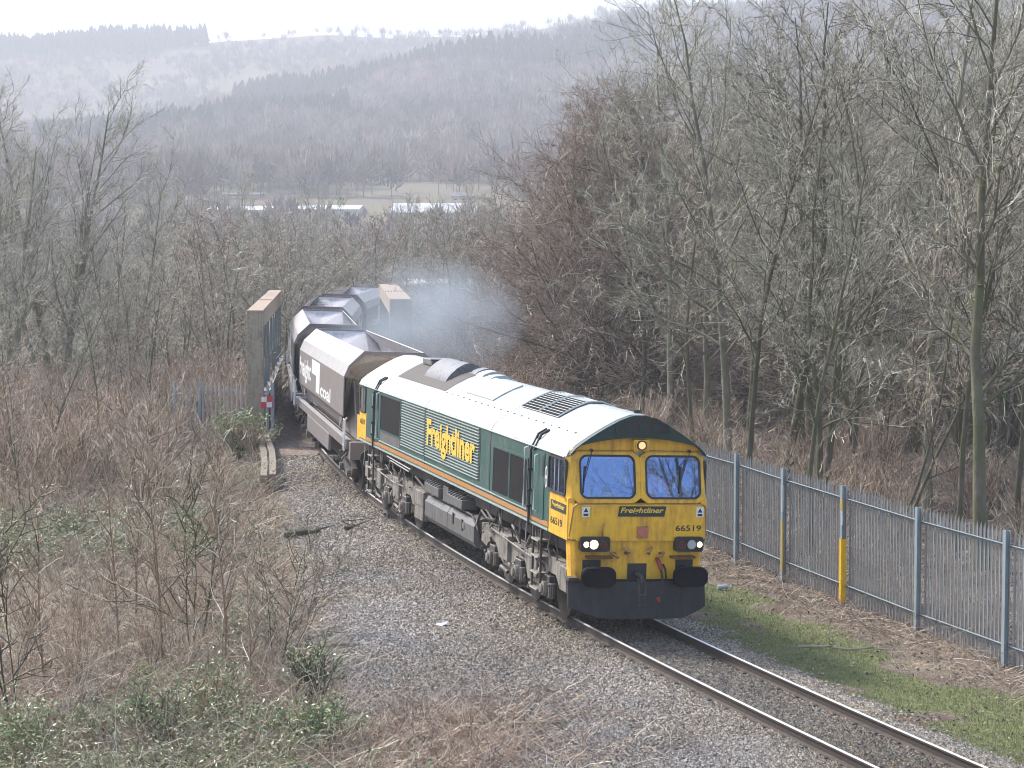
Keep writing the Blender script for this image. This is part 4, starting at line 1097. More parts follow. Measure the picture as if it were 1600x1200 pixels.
# ------------------------------------------------------------------ hopper wagons
def make_wagon():
    w = empty('hopper_wagon')
    A, B = 1.95, 15.98
    shell = MB()
    for q in (-1, 1):
        P = [(1.38, 2.02), (1.38, 3.12), (1.25, 3.44), (0.84, 3.84)]
        for (x0, z0), (x1, z1), mm in ((P[0], P[1], M['wagon']), (P[1], P[2], M['wagontop']), (P[2], P[3], M['wagontop'])):
            dx, dz = x1 - x0, z1 - z0; L = math.hypot(dx, dz); nx, nz = dz / L * 0.03, -dx / L * 0.03
            v = [(q * x0, A, z0), (q * x1, A, z1), (q * x1, B, z1), (q * x0, B, z0), (q * (x0 - nx), A, z0 - nz), (q * (x1 - nx), A, z1 - nz), (q * (x1 - nx), B, z1 - nz), (q * (x0 - nx), B, z0 - nz)]
            shell.add(v, [(0, 1, 2, 3), (4, 7, 6, 5), (0, 4, 5, 1), (3, 2, 6, 7), (1, 5, 6, 2), (0, 3, 7, 4)], mm)
        # lower slope under the side plate
        shell.add([(q * 1.37, A + 0.7, 2.02), (q * 1.37, B - 0.7, 2.02), (q * 0.95, B - 3.6, 1.34), (q * 0.95, A + 3.6, 1.34)], [(0, 1, 2, 3)], M['wagon'])
        shell.add([(q * 1.36, A + 0.7, 2.02), (q * 1.36, B - 0.7, 2.02), (q * 0.93, B - 3.6, 1.34), (q * 0.93, A + 3.6, 1.34)], [(3, 2, 1, 0)], M['wagon'])
    shell.build('side_sheets', None, w)
    inn = MB()
    # interior slope sheets
    for q in (-1, 1):
        inn.add([(q * 0.80, A + 0.03, 3.80), (q * 1.20, A + 0.03, 3.40), (q * 1.33, A + 0.03, 3.10), (q * 1.33, B - 0.03, 3.10), (q * 1.20, B - 0.03, 3.40), (q * 0.80, B - 0.03, 3.80)], [(0, 1, 4, 5), (1, 2, 3, 4)], M['wagonin'])
        inn.add([(q * 1.33, A + 0.03, 3.10), (q * 1.33, B - 0.03, 3.10), (q * 1.33, B - 0.8, 2.2), (q * 1.33, A + 0.8, 2.2), (q * 0.5, B - 4.5, 1.3), (q * 0.5, A + 4.5, 1.3)], [(0, 1, 2, 3), (3, 2, 4, 5)], M['wagonin'])
        for k in range(5):
            yy = A + 2 + k * 2.5
            inn.box(min(q * 1.32, q * 1.22), max(q * 1.32, q * 1.22), yy, yy + 0.09, 2.2, 3.08, M['wagontop'])
    inn.box(-0.6, 0.6, A + 4.4, B - 4.4, 1.26, 1.30, M['wagonin'])
    inn.build('hopper_lining', None, w)
    for y0, s_ in ((A, 1), (B, -1)):
        en = MB()
        # sloping end sheet with thickness
        poly = [(-1.36, 3.12), (-1.23, 3.42), (-0.82, 3.80), (0.82, 3.80), (1.23, 3.42), (1.36, 3.12), (1.36, 2.3), (0.95, 1.5), (-0.95, 1.5), (-1.36, 2.3)]
        def ey(z, o_): return y0 + s_ * (0.02 + o_ + max(0, 3.55 - z) * 1.45)
        en.prism(poly, lambda a, d: (a, ey(d, 0), d), lambda a, d: (a, ey(d, 0.03), d), M['wagonin'])
        # lip at the rim
        en.prism([(-0.84, 3.84), (0.84, 3.84), (1.25, 3.44), (1.38, 3.12), (1.30, 3.10), (1.18, 3.40), (0.80, 3.74), (-0.80, 3.74), (-1.18, 3.40), (-1.30, 3.10), (-1.38, 3.12), (-1.25, 3.44)],
                 lambda a, d: (a, y0 - s_ * 0.04, d), lambda a, d: (a, y0 + s_ * 0.06, d), M['wagonlip'])
        for q in (-1, 1):
            x = q * 1.30
            en.add([(x, y0, 3.1), (x, y0 + s_ * 1.2, 2.9), (x, y0 + s_ * 1.7, 1.5), (x, y0 + s_ * 0.65, 2.02)], [(0, 1, 2, 3)], M['wagon'])
            x = q * 1.05
            en.prism([(y0 + s_ * 0.65, 3.0), (y0 + s_ * 1.0, 3.0), (y0 + s_ * 3.2, 1.45), (y0 - s_ * 0.75, 1.42), (y0 - s_ * 0.55, 1.6)], lambda a, d: (x, a, d), lambda a, d: (x - q * 0.05, a, d), M['wagon'])
        en.build('end_sheet', None, w)
    fr = MB()
    for q in (-1, 1):
        fr.box(min(q * 1.38, q * 1.20), max(q * 1.38, q * 1.20), 0.9, 17.03, 1.20, 1.44, M['wagon'])
        fr.box(min(q * 1.39, q * 1.30), max(q * 1.39, q * 1.30), 5.5, 12.4, 0.72, 1.22, M['wagon'])
        fr.box(min(q * 1.40, q * 1.24), max(q * 1.40, q * 1.24), 0.9, 17.03, 1.44, 1.47, M['wagontop'])
    fr.box(-1.3, 1.3, 0.55, 1.0, 0.95, 1.42, M['wagon']); fr.box(-1.3, 1.3, 16.93, 17.38, 0.95, 1.42, M['wagon'])
    fr.box(-0.95, 0.95, 1.0, 16.9, 1.05, 1.30, M['frame']); fr.box(-0.8, 0.8, 5.5, 12.4, 0.35, 1.05, M['frame'])
    fr.box(-1.2, 1.2, 0.9, 2.6, 1.30, 1.36, M['frame']); fr.box(-1.2, 1.2, 15.3, 17.0, 1.30, 1.36, M['frame'])
    rn = random.Random(5)
    for k in range(30):
        q = rn.choice((-1, 1)); yy = rn.uniform(1, 17)
        fr.tube([(q * rn.uniform(0.9, 1.3), yy, rn.uniform(0.5, 1.0)), (q * rn.uniform(0.9, 1.3), yy + rn.uniform(-.6, .6), rn.uniform(0.8, 1.2))], rn.uniform(.02, .05), M['frame'], 6)
    fr.build('underframe', None, w, bevel=0.01)
    for q in (-1, 1):
        for yy in (1.0, 16.9):
            h = MB(); h.tube([(q * 1.42, yy, 1.15), (q * 1.42, yy, 2.0), (q * 1.36, yy, 2.06)], 0.028, M['white'], 6)
            h.tube([(q * 1.42, yy + 0.35, 1.15), (q * 1.42, yy + 0.35, 2.0), (q * 1.42, yy, 2.0)], 0.02, M['white'], 6)
            for zz in (1.3, 1.6): h.tube([(q * 1.42, yy, zz), (q * 1.42, yy + 0.35, zz)], 0.015, M['white'], 5)
            h.build('handrail', None, w)
        for y0 in (0.0, 17.93):
            s_ = 1 if y0 == 0 else -1
            bf = MB(); bf.tube([(q * 0.865, y0 + s_ * 0.6, 1.06), (q * 0.865, y0 + s_ * 0.08, 1.06)], 0.10, M['frame'], 10)
            bf.tube([(q * 0.865, y0 + s_ * 0.08, 1.06), (q * 0.865, y0 + s_ * 0.02, 1.06)], 0.22, M['black'], 14); bf.build('buffer', None, w)
    dg = MB(); dg.tube([(0, -0.3, 1.0), (0, 0.6, 1.0)], 0.05, M['frame'], 6); dg.tube([(0, 17.33, 1.0), (0, 18.1, 1.0)], 0.05, M['frame'], 6); dg.build('coupling', None, w)
    for yb in (2.75, 15.18):
        bg = MB()
        for q in (-1, 1):
            bg.prism([(yb - 1.35, 0.62), (yb - 1.15, 0.34), (yb - 0.75, 0.40), (yb - 0.4, 0.32), (yb + 0.4, 0.32), (yb + 0.75, 0.40), (yb + 1.15, 0.34), (yb + 1.35, 0.62), (yb + 0.5, 0.88), (yb - 0.5, 0.88)],
                     lambda a, d: (q * 1.12, a, d), lambda a, d: (q * 0.98, a, d), M['frame'])
            for dy in (-0.95, 0.95): bg.tube([(q * 1.05, yb + dy, 0.46), (q * 1.24, yb + dy, 0.46)], 0.12, M['bogie'], 10)
        bg.box(-1.0, 1.0, yb - 0.3, yb + 0.3, 0.5, 1.05, M['frame'])
        bo = bg.build('bogie', None, w, bevel=0.01)
        for dy in (-0.95, 0.95):
            for q in (-1, 1): wheel_mb(q * 0.755, yb + dy, 0.46, 0.46, -q, M['frame']).build('wheel', None, bo, smooth=True)
    # markings, on the left and right sides
    for q in (-1, 1):
        pn = MB()
        pn.box(min(q * 1.380, q * 1.386), max(q * 1.380, q * 1.386), 8.75, 11.4, 2.62, 3.06, M['white'])
        pn.box(min(q * 1.380, q * 1.386), max(q * 1.380, q * 1.386), 8.75, 9.9, 2.12, 2.62, M['white']); pn.build('white_panel', None, w)
        fn = (lambda u_, v_, w_: (-1.384, -u_, v_)) if q < 0 else (lambda u_, v_, w_: (1.384, u_, v_))
        if q < 0:
            text_mesh('lettering', 'freight', (-15.8, -11.7, 2.14, 2.95), fn, M['white'], w, 0, 0.03); text_mesh('lettering', 'coal', (-8.5, -5.4, 2.10, 2.52), fn, M['white'], w, 0, 0.03)
        else:
            text_mesh('lettering', 'freight', (11.7, 15.8, 2.14, 2.95), fn, M['white'], w, 0, 0.03); text_mesh('lettering', 'coal', (5.4, 8.5, 2.10, 2.52), fn, M['white'], w, 0, 0.03)
    return w
W0 = make_wagon()
labels = ['brown open hopper wagon with white lettering, coupled right behind the locomotive', 'second hopper wagon behind the locomotive, between the bridge girders',
          'third hopper wagon, turning right on the curve beyond the near girder', 'fourth hopper wagon, partly hidden behind the far rusty girder']
for k in range(4):
    o = W0 if k == 0 else copy_tree(W0)
    o.matrix_world = body_matrix(21.34 + 17.93 * k, 17.93)
    tag(o, labels[k], 'hopper wagon', 'hopper wagons behind the locomotive')

# ------------------------------------------------------------------ bridge girders
def make_girder(name, P0, P1, width, zt, zb, label):
    g = empty(name); dx, dy = P1[0] - P0[0], P1[1] - P0[1]; L = math.hypot(dx, dy)
    g.location = (P0[0], P0[1], 0); g.rotation_euler = (0, 0, math.atan2(dy, dx) - math.pi / 2)
    tag(g, label, 'bridge girder', 'girders either side of the bridge')
    h = width / 2
    t = MB(); t.box(-h, h, -0.02, L * 0.45, zt - 0.06, zt, M['gtop']); t.box(-h, h, L * 0.45 + .02, L, zt - 0.05, zt - 0.005, M['gtop'])
    for k in range(7):
        for yy in (0.12, L * 0.44, L * 0.48):
            t.tube([(-h + 0.06 + (width - 0.12) * k / 6, yy, zt - 0.01), (-h + 0.06 + (width - 0.12) * k / 6, yy, zt + 0.02)], 0.022, M['rust'], 6)
    t.build('top_plate', None, g)
    t = MB(); t.box(-h + .02, -h + 0.07, 0.1, L, zt - 0.62, zt - 0.06, M['gtop']); t.box(h - 0.07, h - .02, 0.1, L, zt - 0.62, zt - 0.06, M['gtop']); t.build('top_chord', None, g)
    t = MB(); t.box(-h, h, 0.0, 0.06, zb, zt - 0.06, M['gplate']); t.box(h - 0.05, h, 0.06, 0.42, zb, zt - 0.6, M['gtop']); t.box(-h, -h + 0.05, 0.06, 0.5, zb, zt - 0.6, M['gplate'])
    for zz in np.arange(0.2, zt - 0.2, 0.16):
        for xx in (-h + 0.05, h - 0.05): t.tube([(xx, -0.018, zz), (xx, 0.002, zz)], 0.016, M['rust'], 6)
    for xx in (-h, h - 0.08): t.box(xx, xx + 0.08, -0.012, -0.001, zb, zt - 0.07, M['gplate'])
    for zz in (1.35, 2.9): t.box(-h + 0.08, h - 0.08, -0.012, -0.001, zz, zz + 0.14, M['gtop'])
    t.build('end_plate', None, g)
    t = MB(); t.box(h - 0.07, h - 0.02, 0.5, L, zb, 1.35, M['gridge']); t.box(-h + 0.02, -h + 0.07, 0.5, L, zb, 1.35, M['gridge']); t.box(-h, h + 0.1, 0.5, L, 1.35, 1.40, M['gridge'])
    t.build('web_plate', None, g)
    t = MB(); t.tube([(h + 0.16, 1.5, 1.45), (h + 0.16, L * 0.55, 1.50)], 0.022, M['white'], 6); t.tube([(h + 0.16, 1.5, 1.45), (h + 0.05, 1.5, 1.3)], 0.022, M['white'], 6); t.build('handrail', None, g)
    nb = 8
    for k in range(nb):
        yy = 1.2 + (L - 2.0) * k / (nb - 1)
        t = MB()
        for sx in (-1, 1):
            t.box(sx * (h - 0.05) - 0.03, sx * (h - 0.05) + 0.03, yy - 0.08, yy + 0.08, 1.40, zt - 0.6, M['gridge'])
        t.box(-h + 0.06, h - 0.06, yy - 0.012, yy + 0.012, 1.40, 1.9, M['gridge'])
        t.build('vertical_post', None, g)
    for k in range(nb - 1):
        ya = 1.2 + (L - 2.0) * k / (nb - 1); yc = 1.2 + (L - 2.0) * (k + 1) / (nb - 1)
        t = MB(); a_, b_ = ((ya, zt - 0.65), (yc, 1.45)) if k < nb // 2 else ((yc, zt - 0.65), (ya, 1.45))
        t.tube([(0, a_[0], a_[1]), (0, b_[0], b_[1])], 0.05, M['gridge'], 4); t.build('diagonal', None, g)
    return g
make_girder('bridge_girder', (0.15, 38.7), (5.1, 60.2), 0.54, 4.3, -1.2, 'near rusty topped steel truss girder standing left of the wagons')
make_girder('bridge_girder', (7.55, 47.6), (11.95, 67.3), 0.86, 4.3, -1.2, 'far wide steel girder right of the wagons, half hidden in blue smoke')
# deck edge trough of weathered boards along the left girder
d = empty('cable_trough'); tag(d, 'weathered plank cable trough running beside the left girder', 'cable trough')
def path_box(pts, w, z0, z1, m, name, parent, off=0.0):
    mb = MB()
    for i in range(len(pts) - 1):
        a = Vector((*pts[i], 0)); b_ = Vector((*pts[i + 1], 0)); t_ = (b_ - a).normalized(); nrm = Vector((t_.y, -t_.x, 0))
        p = [a + nrm * (off - w / 2), a + nrm * (off + w / 2), b_ - t_ * 0.03 + nrm * (off + w / 2), b_ - t_ * 0.03 + nrm * (off - w / 2)]
        v = [(q_.x, q_.y, z0) for q_ in p] + [(q_.x, q_.y, z1) for q_ in p]
        mb.add(v, [(0, 1, 2, 3), (4, 7, 6, 5), (0, 4, 5, 1), (1, 5, 6, 2), (2, 6, 7, 3), (3, 7, 4, 0)], m)
    return mb.build(name, None, parent, bevel=0.01)
tpts = []
for t_ in np.linspace(0, 1, 13):
    yy = 25.6 + t_ * 40; lt = np.interp(yy, [25, 31, 66], [-3.25, -2.7, -1.95])
    sx = float(np.interp(yy, _y, _s)); P_ = tp(sx, lt, 0); tpts.append((float(P_[0]), float(P_[1])))
path_box(tpts, 0.20, -0.1, 0.12, M['timber'], 'board', d, -0.13); path_box(tpts, 0.20, -0.1, 0.15, M['timber'], 'board', d, 0.12)
path_box(tpts, 0.02, -0.3, 0.10, M['black'], 'gap_strip', d, -0.005)
# handrail fixings along the deck edge
hr = empty('deck_edge_rail'); tag(hr, 'black edge rail with white studs between girder and trough', 'rail')
path_box(tpts[3:], 0.05, 0.35, 0.42, M['black'], 'top_bar', hr, -0.55)
mb = MB()
for i in range(3, len(tpts) - 1):
    for k in range(5):
        a = Vector((*tpts[i], 0)).lerp(Vector((*tpts[i + 1], 0)), k / 5)
        mb.box(a.x - 0.50, a.x - 0.44, a.y - 0.10, a.y + 0.10, 0.42, 0.50, M['white'] if k % 2 else M['black'])
        mb.tube([(a.x - 0.5, a.y, -0.5), (a.x - 0.5, a.y, 0.4)], 0.02, M['black'], 5)
mb.build('stanchion', None, hr)
# bridge deck
dk = MB()
for i in range(14):
    s0_, s1_ = 40 + i * 2, 42 + i * 2
    v = []
    for zz in (-0.95, -0.45):
        for s_q, l_ in ((s0_, -3.3), (s0_, 3.6), (s1_, 3.6), (s1_, -3.3)): v.append(tuple(tp(s_q, l_, zz)))
    dk.add(v, [(0, 1, 2, 3), (4, 7, 6, 5), (0, 4, 5, 1), (1, 5, 6, 2), (2, 6, 7, 3), (3, 7, 4, 0)], M['frame'])
tag(dk.build('bridge_deck'), kind='structure')

# limited clearance sign by the girder end
x_, y_ = cw(76.2, (415.5 - 800) / FPX * 76.2)
sg = empty('clearance_sign', (x_, y_, gz(x_, y_)), -math.atan2(FH[0], FH[1]))
tag(sg, 'small red and white chequered sign on a post by the near girder', 'sign')
mb = MB(); mb.tube([(0, 0, 0), (0, 0, 1.9)], 0.035, M['galvdark'], 8); mb.build('post', None, sg)
mb = MB(); mb.box(-0.20, 0.20, -0.03, -0.012, 1.40, 1.80, M['red']); bd = mb.build('board', None, sg)
mb = MB()
for i, j in ((0, 1), (1, 0), (1, 1)):
    pass
mb.box(-0.18, 0.0, -0.034, -0.031, 1.60, 1.78, M['white']); mb.box(0.0, 0.18, -0.034, -0.031, 1.42, 1.60, M['white']); mb.build('white_squares', None, bd)

# ------------------------------------------------------------------ palisade fences
def fence(name, posts, zb, H, label, mpost, mpale, side=-1, pitch=0.142, rails=(0.13, 0.88), face=1):
    """posts: list of (x,y); pales on the far side"""
    f = empty(name, (0, 0, 0)); tag(f, label, 'fence')
    P = [Vector((x, y, z)) for (x, y), z in zip(posts, zb)]
    rr = random.Random(11)
    for i, p in enumerate(P):
        t_ = (P[min(i + 1, len(P) - 1)] - P[max(i - 1, 0)]); t_.z = 0; t_.normalize(); nrm = Vector((t_.y, -t_.x, 0)) * side
        mb = MB()
        a = p - t_ * 0.055; b_ = p + t_ * 0.055
        for q in ((a, b_, 0.0, 0.012), (p - t_ * 0.006, p + t_ * 0.006, 0.012, 0.09), (a, b_, 0.09, 0.102)):
            c0, c1, n0, n1 = q
            v = [c0 + nrm * n0, c1 + nrm * n0, c1 + nrm * n1, c0 + nrm * n1]
            vv = [(k_.x, k_.y, p.z - 0.3) for k_ in v] + [(k_.x, k_.y, p.z + H - 0.02) for k_ in v]
            mb.add(vv, [(0, 1, 2, 3), (4, 7, 6, 5), (0, 4, 5, 1), (1, 5, 6, 2), (2, 6, 7, 3), (3, 7, 4, 0)], mpost)
        mb.build('post', None, f)
    for i in range(len(P) - 1):
        a, b_ = P[i], P[i + 1]; L = (b_ - a).length; t_ = (b_ - a); t_.z = 0; t_.normalize(); nrm = Vector((t_.y, -t_.x, 0)) * side
        for fr_ in rails:
            mb = MB(); o = nrm * -0.02
            A_, B_ = a + o + Vector((0, 0, H * fr_)), b_ + o + Vector((0, 0, H * fr_))
            mb.add([A_, B_, B_ + Vector((0, 0, 0.006)), A_ + Vector((0, 0, 0.006)), A_ + nrm * 0.05, B_ + nrm * 0.05, B_ + nrm * 0.05 + Vector((0, 0, 0.006)), A_ + nrm * 0.05 + Vector((0, 0, 0.006)),
                    A_ - Vector((0, 0, 0.045)), B_ - Vector((0, 0, 0.045)), A_ - Vector((0, 0, 0.045)) + nrm * 0.006, B_ - Vector((0, 0, 0.045)) + nrm * 0.006],
                   [(0, 1, 2, 3), (4, 7, 6, 5), (3, 2, 6, 7), (0, 4, 5, 1), (0, 1, 9, 8), (8, 9, 11, 10)], mpost)
            mb.build('rail', None, f)
        mb = MB(); n = int(L / pitch)
        for k in range(1, n):
            if rr.random() < 0.012: continue
            p = a.lerp(b_, k / n) + nrm * -0.045
            h = H + rr.uniform(-0.02, 0.02); lean = rr.uniform(-0.012, 0.012) if rr.random() > 0.05 else rr.uniform(-0.07, 0.07)
            wv = 0.043; z0 = p.z - 0.05; up = Vector((0, 0, 1))
            cross = [(-wv, 0.0), (-wv * 0.45, -0.018), (wv * 0.45, -0.018), (wv, 0.0)]
            lo = [p + t_ * cx + nrm * cy for cx, cy in cross]; hi = [p + t_ * (cx + lean) + nrm * cy for cx, cy in cross]
            v = [Vector((q.x, q.y, z0)) for q in lo] + [Vector((q.x, q.y, p.z + h - 0.14)) for q in hi] + [Vector((hi[1].x * .5 + hi[2].x * .5, hi[1].y * .5 + hi[2].y * .5, p.z + h))]
            v += [Vector((q.x, q.y, z0)) + nrm * 0.004 for q in lo] + [Vector((q.x, q.y, p.z + h - 0.14)) + nrm * 0.004 for q in hi]
            fs = [(0, 1, 5, 4), (1, 2, 6, 5), (2, 3, 7, 6), (4, 5, 8), (5, 6, 8), (6, 7, 8), (9, 13, 14, 10), (10, 14, 15, 11), (11, 15, 16, 12), (13, 8, 14), (14, 8, 15), (15, 8, 16)]
            mb.add(v, fs, mpale)
        mb.build('pale_panel', None, f)
    return f, P
FX = 6.5
py_ = [27.6, 24.4, 21.2, 18.0, 14.8, 11.6, 8.79, 5.62, 2.13, -1.4, -4.5, -7.6, -10.7]
posts = [(FX + 0.015 * (y - 5), y) for y in py_]
pz = [gz(x, y) + 0.02 for x, y in posts]
for i, y in enumerate(py_):
    pz[i] = float(np.interp(y, [-11, -1.4, 2.13, 8.79, 12, 28], [-0.50, -0.60, -0.62, -0.56, -0.50, -0.55]))
rf, RP_ = fence('palisade_fence', posts, pz, 2.45, 'long grey steel palisade fence on the right with a yellow marked post', M['galvdark'], M['galv'], side=1)
# painted marks on two posts
for i, parts in ((7, (('boardyellow', -0.05, 1.30, 0.085), ('white', 1.60, 1.9, 0.012), ('boardyellow', 1.9, 2.15, 0.012))), (6, (('boardyellow', 0.1, 1.25, 0.012), ('white', 1.45, 2.05, 0.012)))):
    p = RP_[i]
    for mm, z0, z1, w_ in parts:
        mb = MB(); xo = p.x - 0.115
        mb.box(xo - 0.006, xo, p.y - 0.055 + (0 if w_ > .1 else 0), p.y - 0.055 + w_, p.z + z0, p.z + z1, M[mm])
        mb.box(xo - 0.006, p.x + 0.0 if w_ > .05 else xo + 0.03, p.y - 0.062, p.y - 0.056, p.z + z0, p.z + z1, M[mm])
        mb.build('painted_mark', None, rf)
# left fence beside the near girder
lp_ = []
for uu, dd in ((270, 77.5), (310, 77.5), (424, 77.0)):
    lp_.append(cw(dd, (uu - 800) / FPX * dd))
zz_ = [-0.75, -0.75, -0.75]
fence('palisade_fence', lp_, zz_, 2.6, 'weathered brownish palisade fence in front of the near girder end', M['galvdark'], M['palebrown'], side=-1, pitch=0.145)

# ------------------------------------------------------------------ plants
def unit(v): return v / np.maximum(np.linalg.norm(v, axis=-1, keepdims=True), 1e-9)
def grow(rg, P0, D0, L, R0, k, wob, trop, rend=0.35):
    """polylines (n,k,3) and radii (n,k): wandering, bending up (trop>0) or down"""
    n = len(P0); P = np.zeros((n, k, 3)); P[:, 0] = P0; d = unit(D0)
    seg = (L / (k - 1))[:, None]
    for i in range(1, k):
        d = unit(d + rg.normal(0, wob, (n, 3)) + np.array([0, 0, 1.0]) * trop)
        P[:, i] = P[:, i - 1] + d * seg
    t = np.linspace(0, 1, k)[None]
    R = R0[:, None] * (1 - (1 - rend) * t)
    return P, R
def kids(rg, P, R, m, t0, t1, ang0, ang1, lr, parentL, rr=0.5, taper=0.6, jit=0.3):
    """m children on each parent polyline"""
    n, k = P.shape[:2]
    t = t0 + (t1 - t0) * (np.arange(m)[None] + rg.random((n, m))) / m
    f = t * (k - 1); i = np.minimum(f.astype(int), k - 2); w = (f - i)[..., None]
    idx = np.arange(n)[:, None]
    p = P[idx, i] * (1 - w) + P[idx, i + 1] * w
    tg = unit(P[idx, i + 1] - P[idx, i])
    r = R[idx, i] * (1 - w[..., 0]) + R[idx, i + 1] * w[..., 0]
    a = unit(np.cross(tg, rg.normal(0, 1, tg.shape)))
    ang = np.radians(ang0 + (ang1 - ang0) * t + rg.normal(0, 7, t.shape))[..., None]
    d = tg * np.cos(ang) + a * np.sin(ang)
    L = parentL[:, None] * lr * (1 - taper * t) * (1 + rg.normal(0, jit, t.shape)).clip(0.35, 1.8)
    return p.reshape(-1, 3), d.reshape(-1, 3), L.ravel(), np.minimum(r * rr, 10).ravel()
def tubes(P, R, m):
    n, k = P.shape[:2]
    T = np.empty_like(P); T[:, 1:-1] = P[:, 2:] - P[:, :-2]; T[:, 0] = P[:, 1] - P[:, 0]; T[:, -1] = P[:, -1] - P[:, -2]
    T = unit(T)
    ref = np.where(np.abs(T[:, :1, 2:3]) < 0.8, np.array([0, 0, 1.0]), np.array([1.0, 0, 0]))
    A = unit(np.cross(T, np.broadcast_to(ref, T.shape))); B = np.cross(T, A)
    ph = 2 * np.pi * np.arange(m) / m
    V = P[:, :, None] + (A[:, :, None] * np.cos(ph)[None, None, :, None] + B[:, :, None] * np.sin(ph)[None, None, :, None]) * R[:, :, None, None]
    i = np.arange(n)[:, None, None] * k * m + np.arange(k - 1)[None, :, None] * m
    j = np.arange(m)[None, None]; j2 = (j + 1) % m
    F = np.stack([i + j, i + j2, i + m + j2, i + m + j], -1).reshape(-1, 4)
    return V.reshape(-1, 3), F
def join(parts):
    Vs, Fs, o = [], [], 0
    for V, F in parts: Vs.append(V); Fs.append(F + o); o += len(V)
    return np.concatenate(Vs), np.concatenate(Fs)

def make_tree(name, seed, H, stems, limbs, subs, twigs, tlets, mt, mc, limb_ang=(70, 30), limb_len=0.38, r0=0.16, spread=0.12, low=0.15, conical=0.6,
              trop=(0.02, 0.03, 0.04), wob=(0.05, 0.12, 0.18), tw=0.006, subr=0.45, lrs=(0.5, 0.5, 0.5), root=False, kinks=10):
    rg = np.random.default_rng(seed)
    n = stems
    az = rg.random(n) * 6.283
    sp = spread * (0.3 + rg.random(n)) if n > 1 else np.full(n, spread * 0.4)
    D = np.stack([np.cos(az) * sp, np.sin(az) * sp, np.ones(n)], 1)
    P0 = np.stack([np.cos(az) * r0 * (n > 1) * 1.2, np.sin(az) * r0 * (n > 1) * 1.2, np.full(n, -0.3)], 1)
    L = H * (1 - 0.25 * rg.random(n) * (n > 1)); R0 = r0 * (1 - 0.4 * rg.random(n) * (n > 1))
    P, R = grow(rg, P0, D, L, R0, kinks, wob[0], trop[0] * 0.5, 0.12)
    R[:, 0] *= 1.35
    tp_ = [tubes(P, R, 8)]
    p, d, l, r = kids(rg, P, R, limbs, low, 0.98, limb_ang[0], limb_ang[1], limb_len, L, 0.5, conical)
    P1, R1 = grow(rg, p, d, l, np.maximum(r, 0.014), 7, wob[1], trop[1], 0.2)
    tp_.append(tubes(P1, R1, 5))
    p, d, l2, r = kids(rg, P1, R1, subs, 0.15, 1.0, 50, 35, lrs[0], l, 0.55, 0.45)
    P2, R2 = grow(rg, p, d, l2, np.maximum(r, min(0.013, r0 * 0.4)), 5, wob[2], trop[2], 0.35)
    tp_.append(tubes(P2, R2, 4))
    V, F = join(tp_)
    root_ = empty(name)
    mesh = mesh_np('trunk', V, F, [mt], smooth=True); link('trunk', mesh, root_)
    p, d, l3, r = kids(rg, P2, R2, twigs, 0.1, 1.0, 45, 30, lrs[1], l2, 0.6, 0.35)
    P3, R3 = grow(rg, p, d, l3, np.maximum(r * 0.9, tw), 4, wob[2], trop[2], 0.5)
    cp = [tubes(P3, R3, 3)]
    if tlets:
        p, d, l4, r = kids(rg, P3, R3, tlets, 0.15, 1.0, 45, 25, lrs[2], l3, 0.7, 0.3)
        P4, R4 = grow(rg, p, d, np.maximum(l4, 0.10), np.full(len(l4), tw * 0.8), 3, wob[2], trop[2], 0.5)
        cp.append(tubes(P4, R4, 3))
    V, F = join(cp)
    link('crown', mesh_np('crown', V, F, [mc]), root_)
    return root_

TREES = {}
TREES['alder'] = [make_tree('alder_tree', 11, 14.3, 2, 46, 9, 8, 5, M['bark'], M['twigred'], (80, 28), 0.60, 0.16, 0.05, 0.08, 0.80, lrs=(0.45, 0.5, 0.55), tw=0.0105)]
TREES['ash'] = [make_tree('bare_tree', 21, 16, 1, 20, 8, 7, 4, M['bark'], M['twig'], (60, 25), 0.36, 0.17, 0.18, 0.22, 0.5, wob=(0.07, 0.13, 0.2), tw=0.009),
                make_tree('bare_tree', 22, 15, 2, 15, 8, 7, 4, M['bark'], M['twig'], (60, 25), 0.34, 0.14, 0.25, 0.20, 0.45, wob=(0.08, 0.14, 0.2), tw=0.009),
                make_tree('bare_tree', 23, 14, 3, 11, 8, 6, 4, M['bark'], M['twiggreen'], (60, 25), 0.34, 0.12, 0.28, 0.18, 0.45, wob=(0.08, 0.14, 0.2), tw=0.009),
                make_tree('bare_tree', 24, 17, 1, 24, 7, 7, 4, M['barkgrey'], M['twiggreen'], (65, 28), 0.33, 0.16, 0.12, 0.25, 0.5, wob=(0.06, 0.14, 0.2), tw=0.009)]
TREES['thin'] = [make_tree('slender_tree', 31, 12, 1, 16, 6, 6, 4, M['bark'], M['twig'], (50, 25), 0.26, 0.09, 0.35, 0.30, 0.4, wob=(0.07, 0.13, 0.2)),
                 make_tree('slender_tree', 32, 11, 2, 11, 6, 6, 4, M['bark'], M['twigred'], (50, 25), 0.28, 0.075, 0.25, 0.25, 0.4, wob=(0.08, 0.13, 0.2)),
                 make_tree('slender_tree', 33, 12.5, 1, 17, 6, 6, 4, M['bark'], M['twiggreen'], (45, 20), 0.24, 0.08, 0.15, 0.35, 0.4, wob=(0.05, 0.13, 0.2))]
TREES['tall'] = [make_tree('spreading_tree', 41, 15, 4, 16, 8, 7, 4, M['barkgrey'], M['twigpale'], (48, 25), 0.30, 0.21, 0.24, 0.24, 0.4, wob=(0.035, 0.11, 0.17), trop=(0.02, 0.05, 0.06), tw=0.0075),
                 make_tree('spreading_tree', 42, 12, 2, 14, 8, 7, 4, M['barkgrey'], M['twigpale'], (48, 25), 0.32, 0.14, 0.16, 0.30, 0.4, wob=(0.035, 0.12, 0.17), trop=(0.02, 0.05, 0.06), tw=0.0075)]
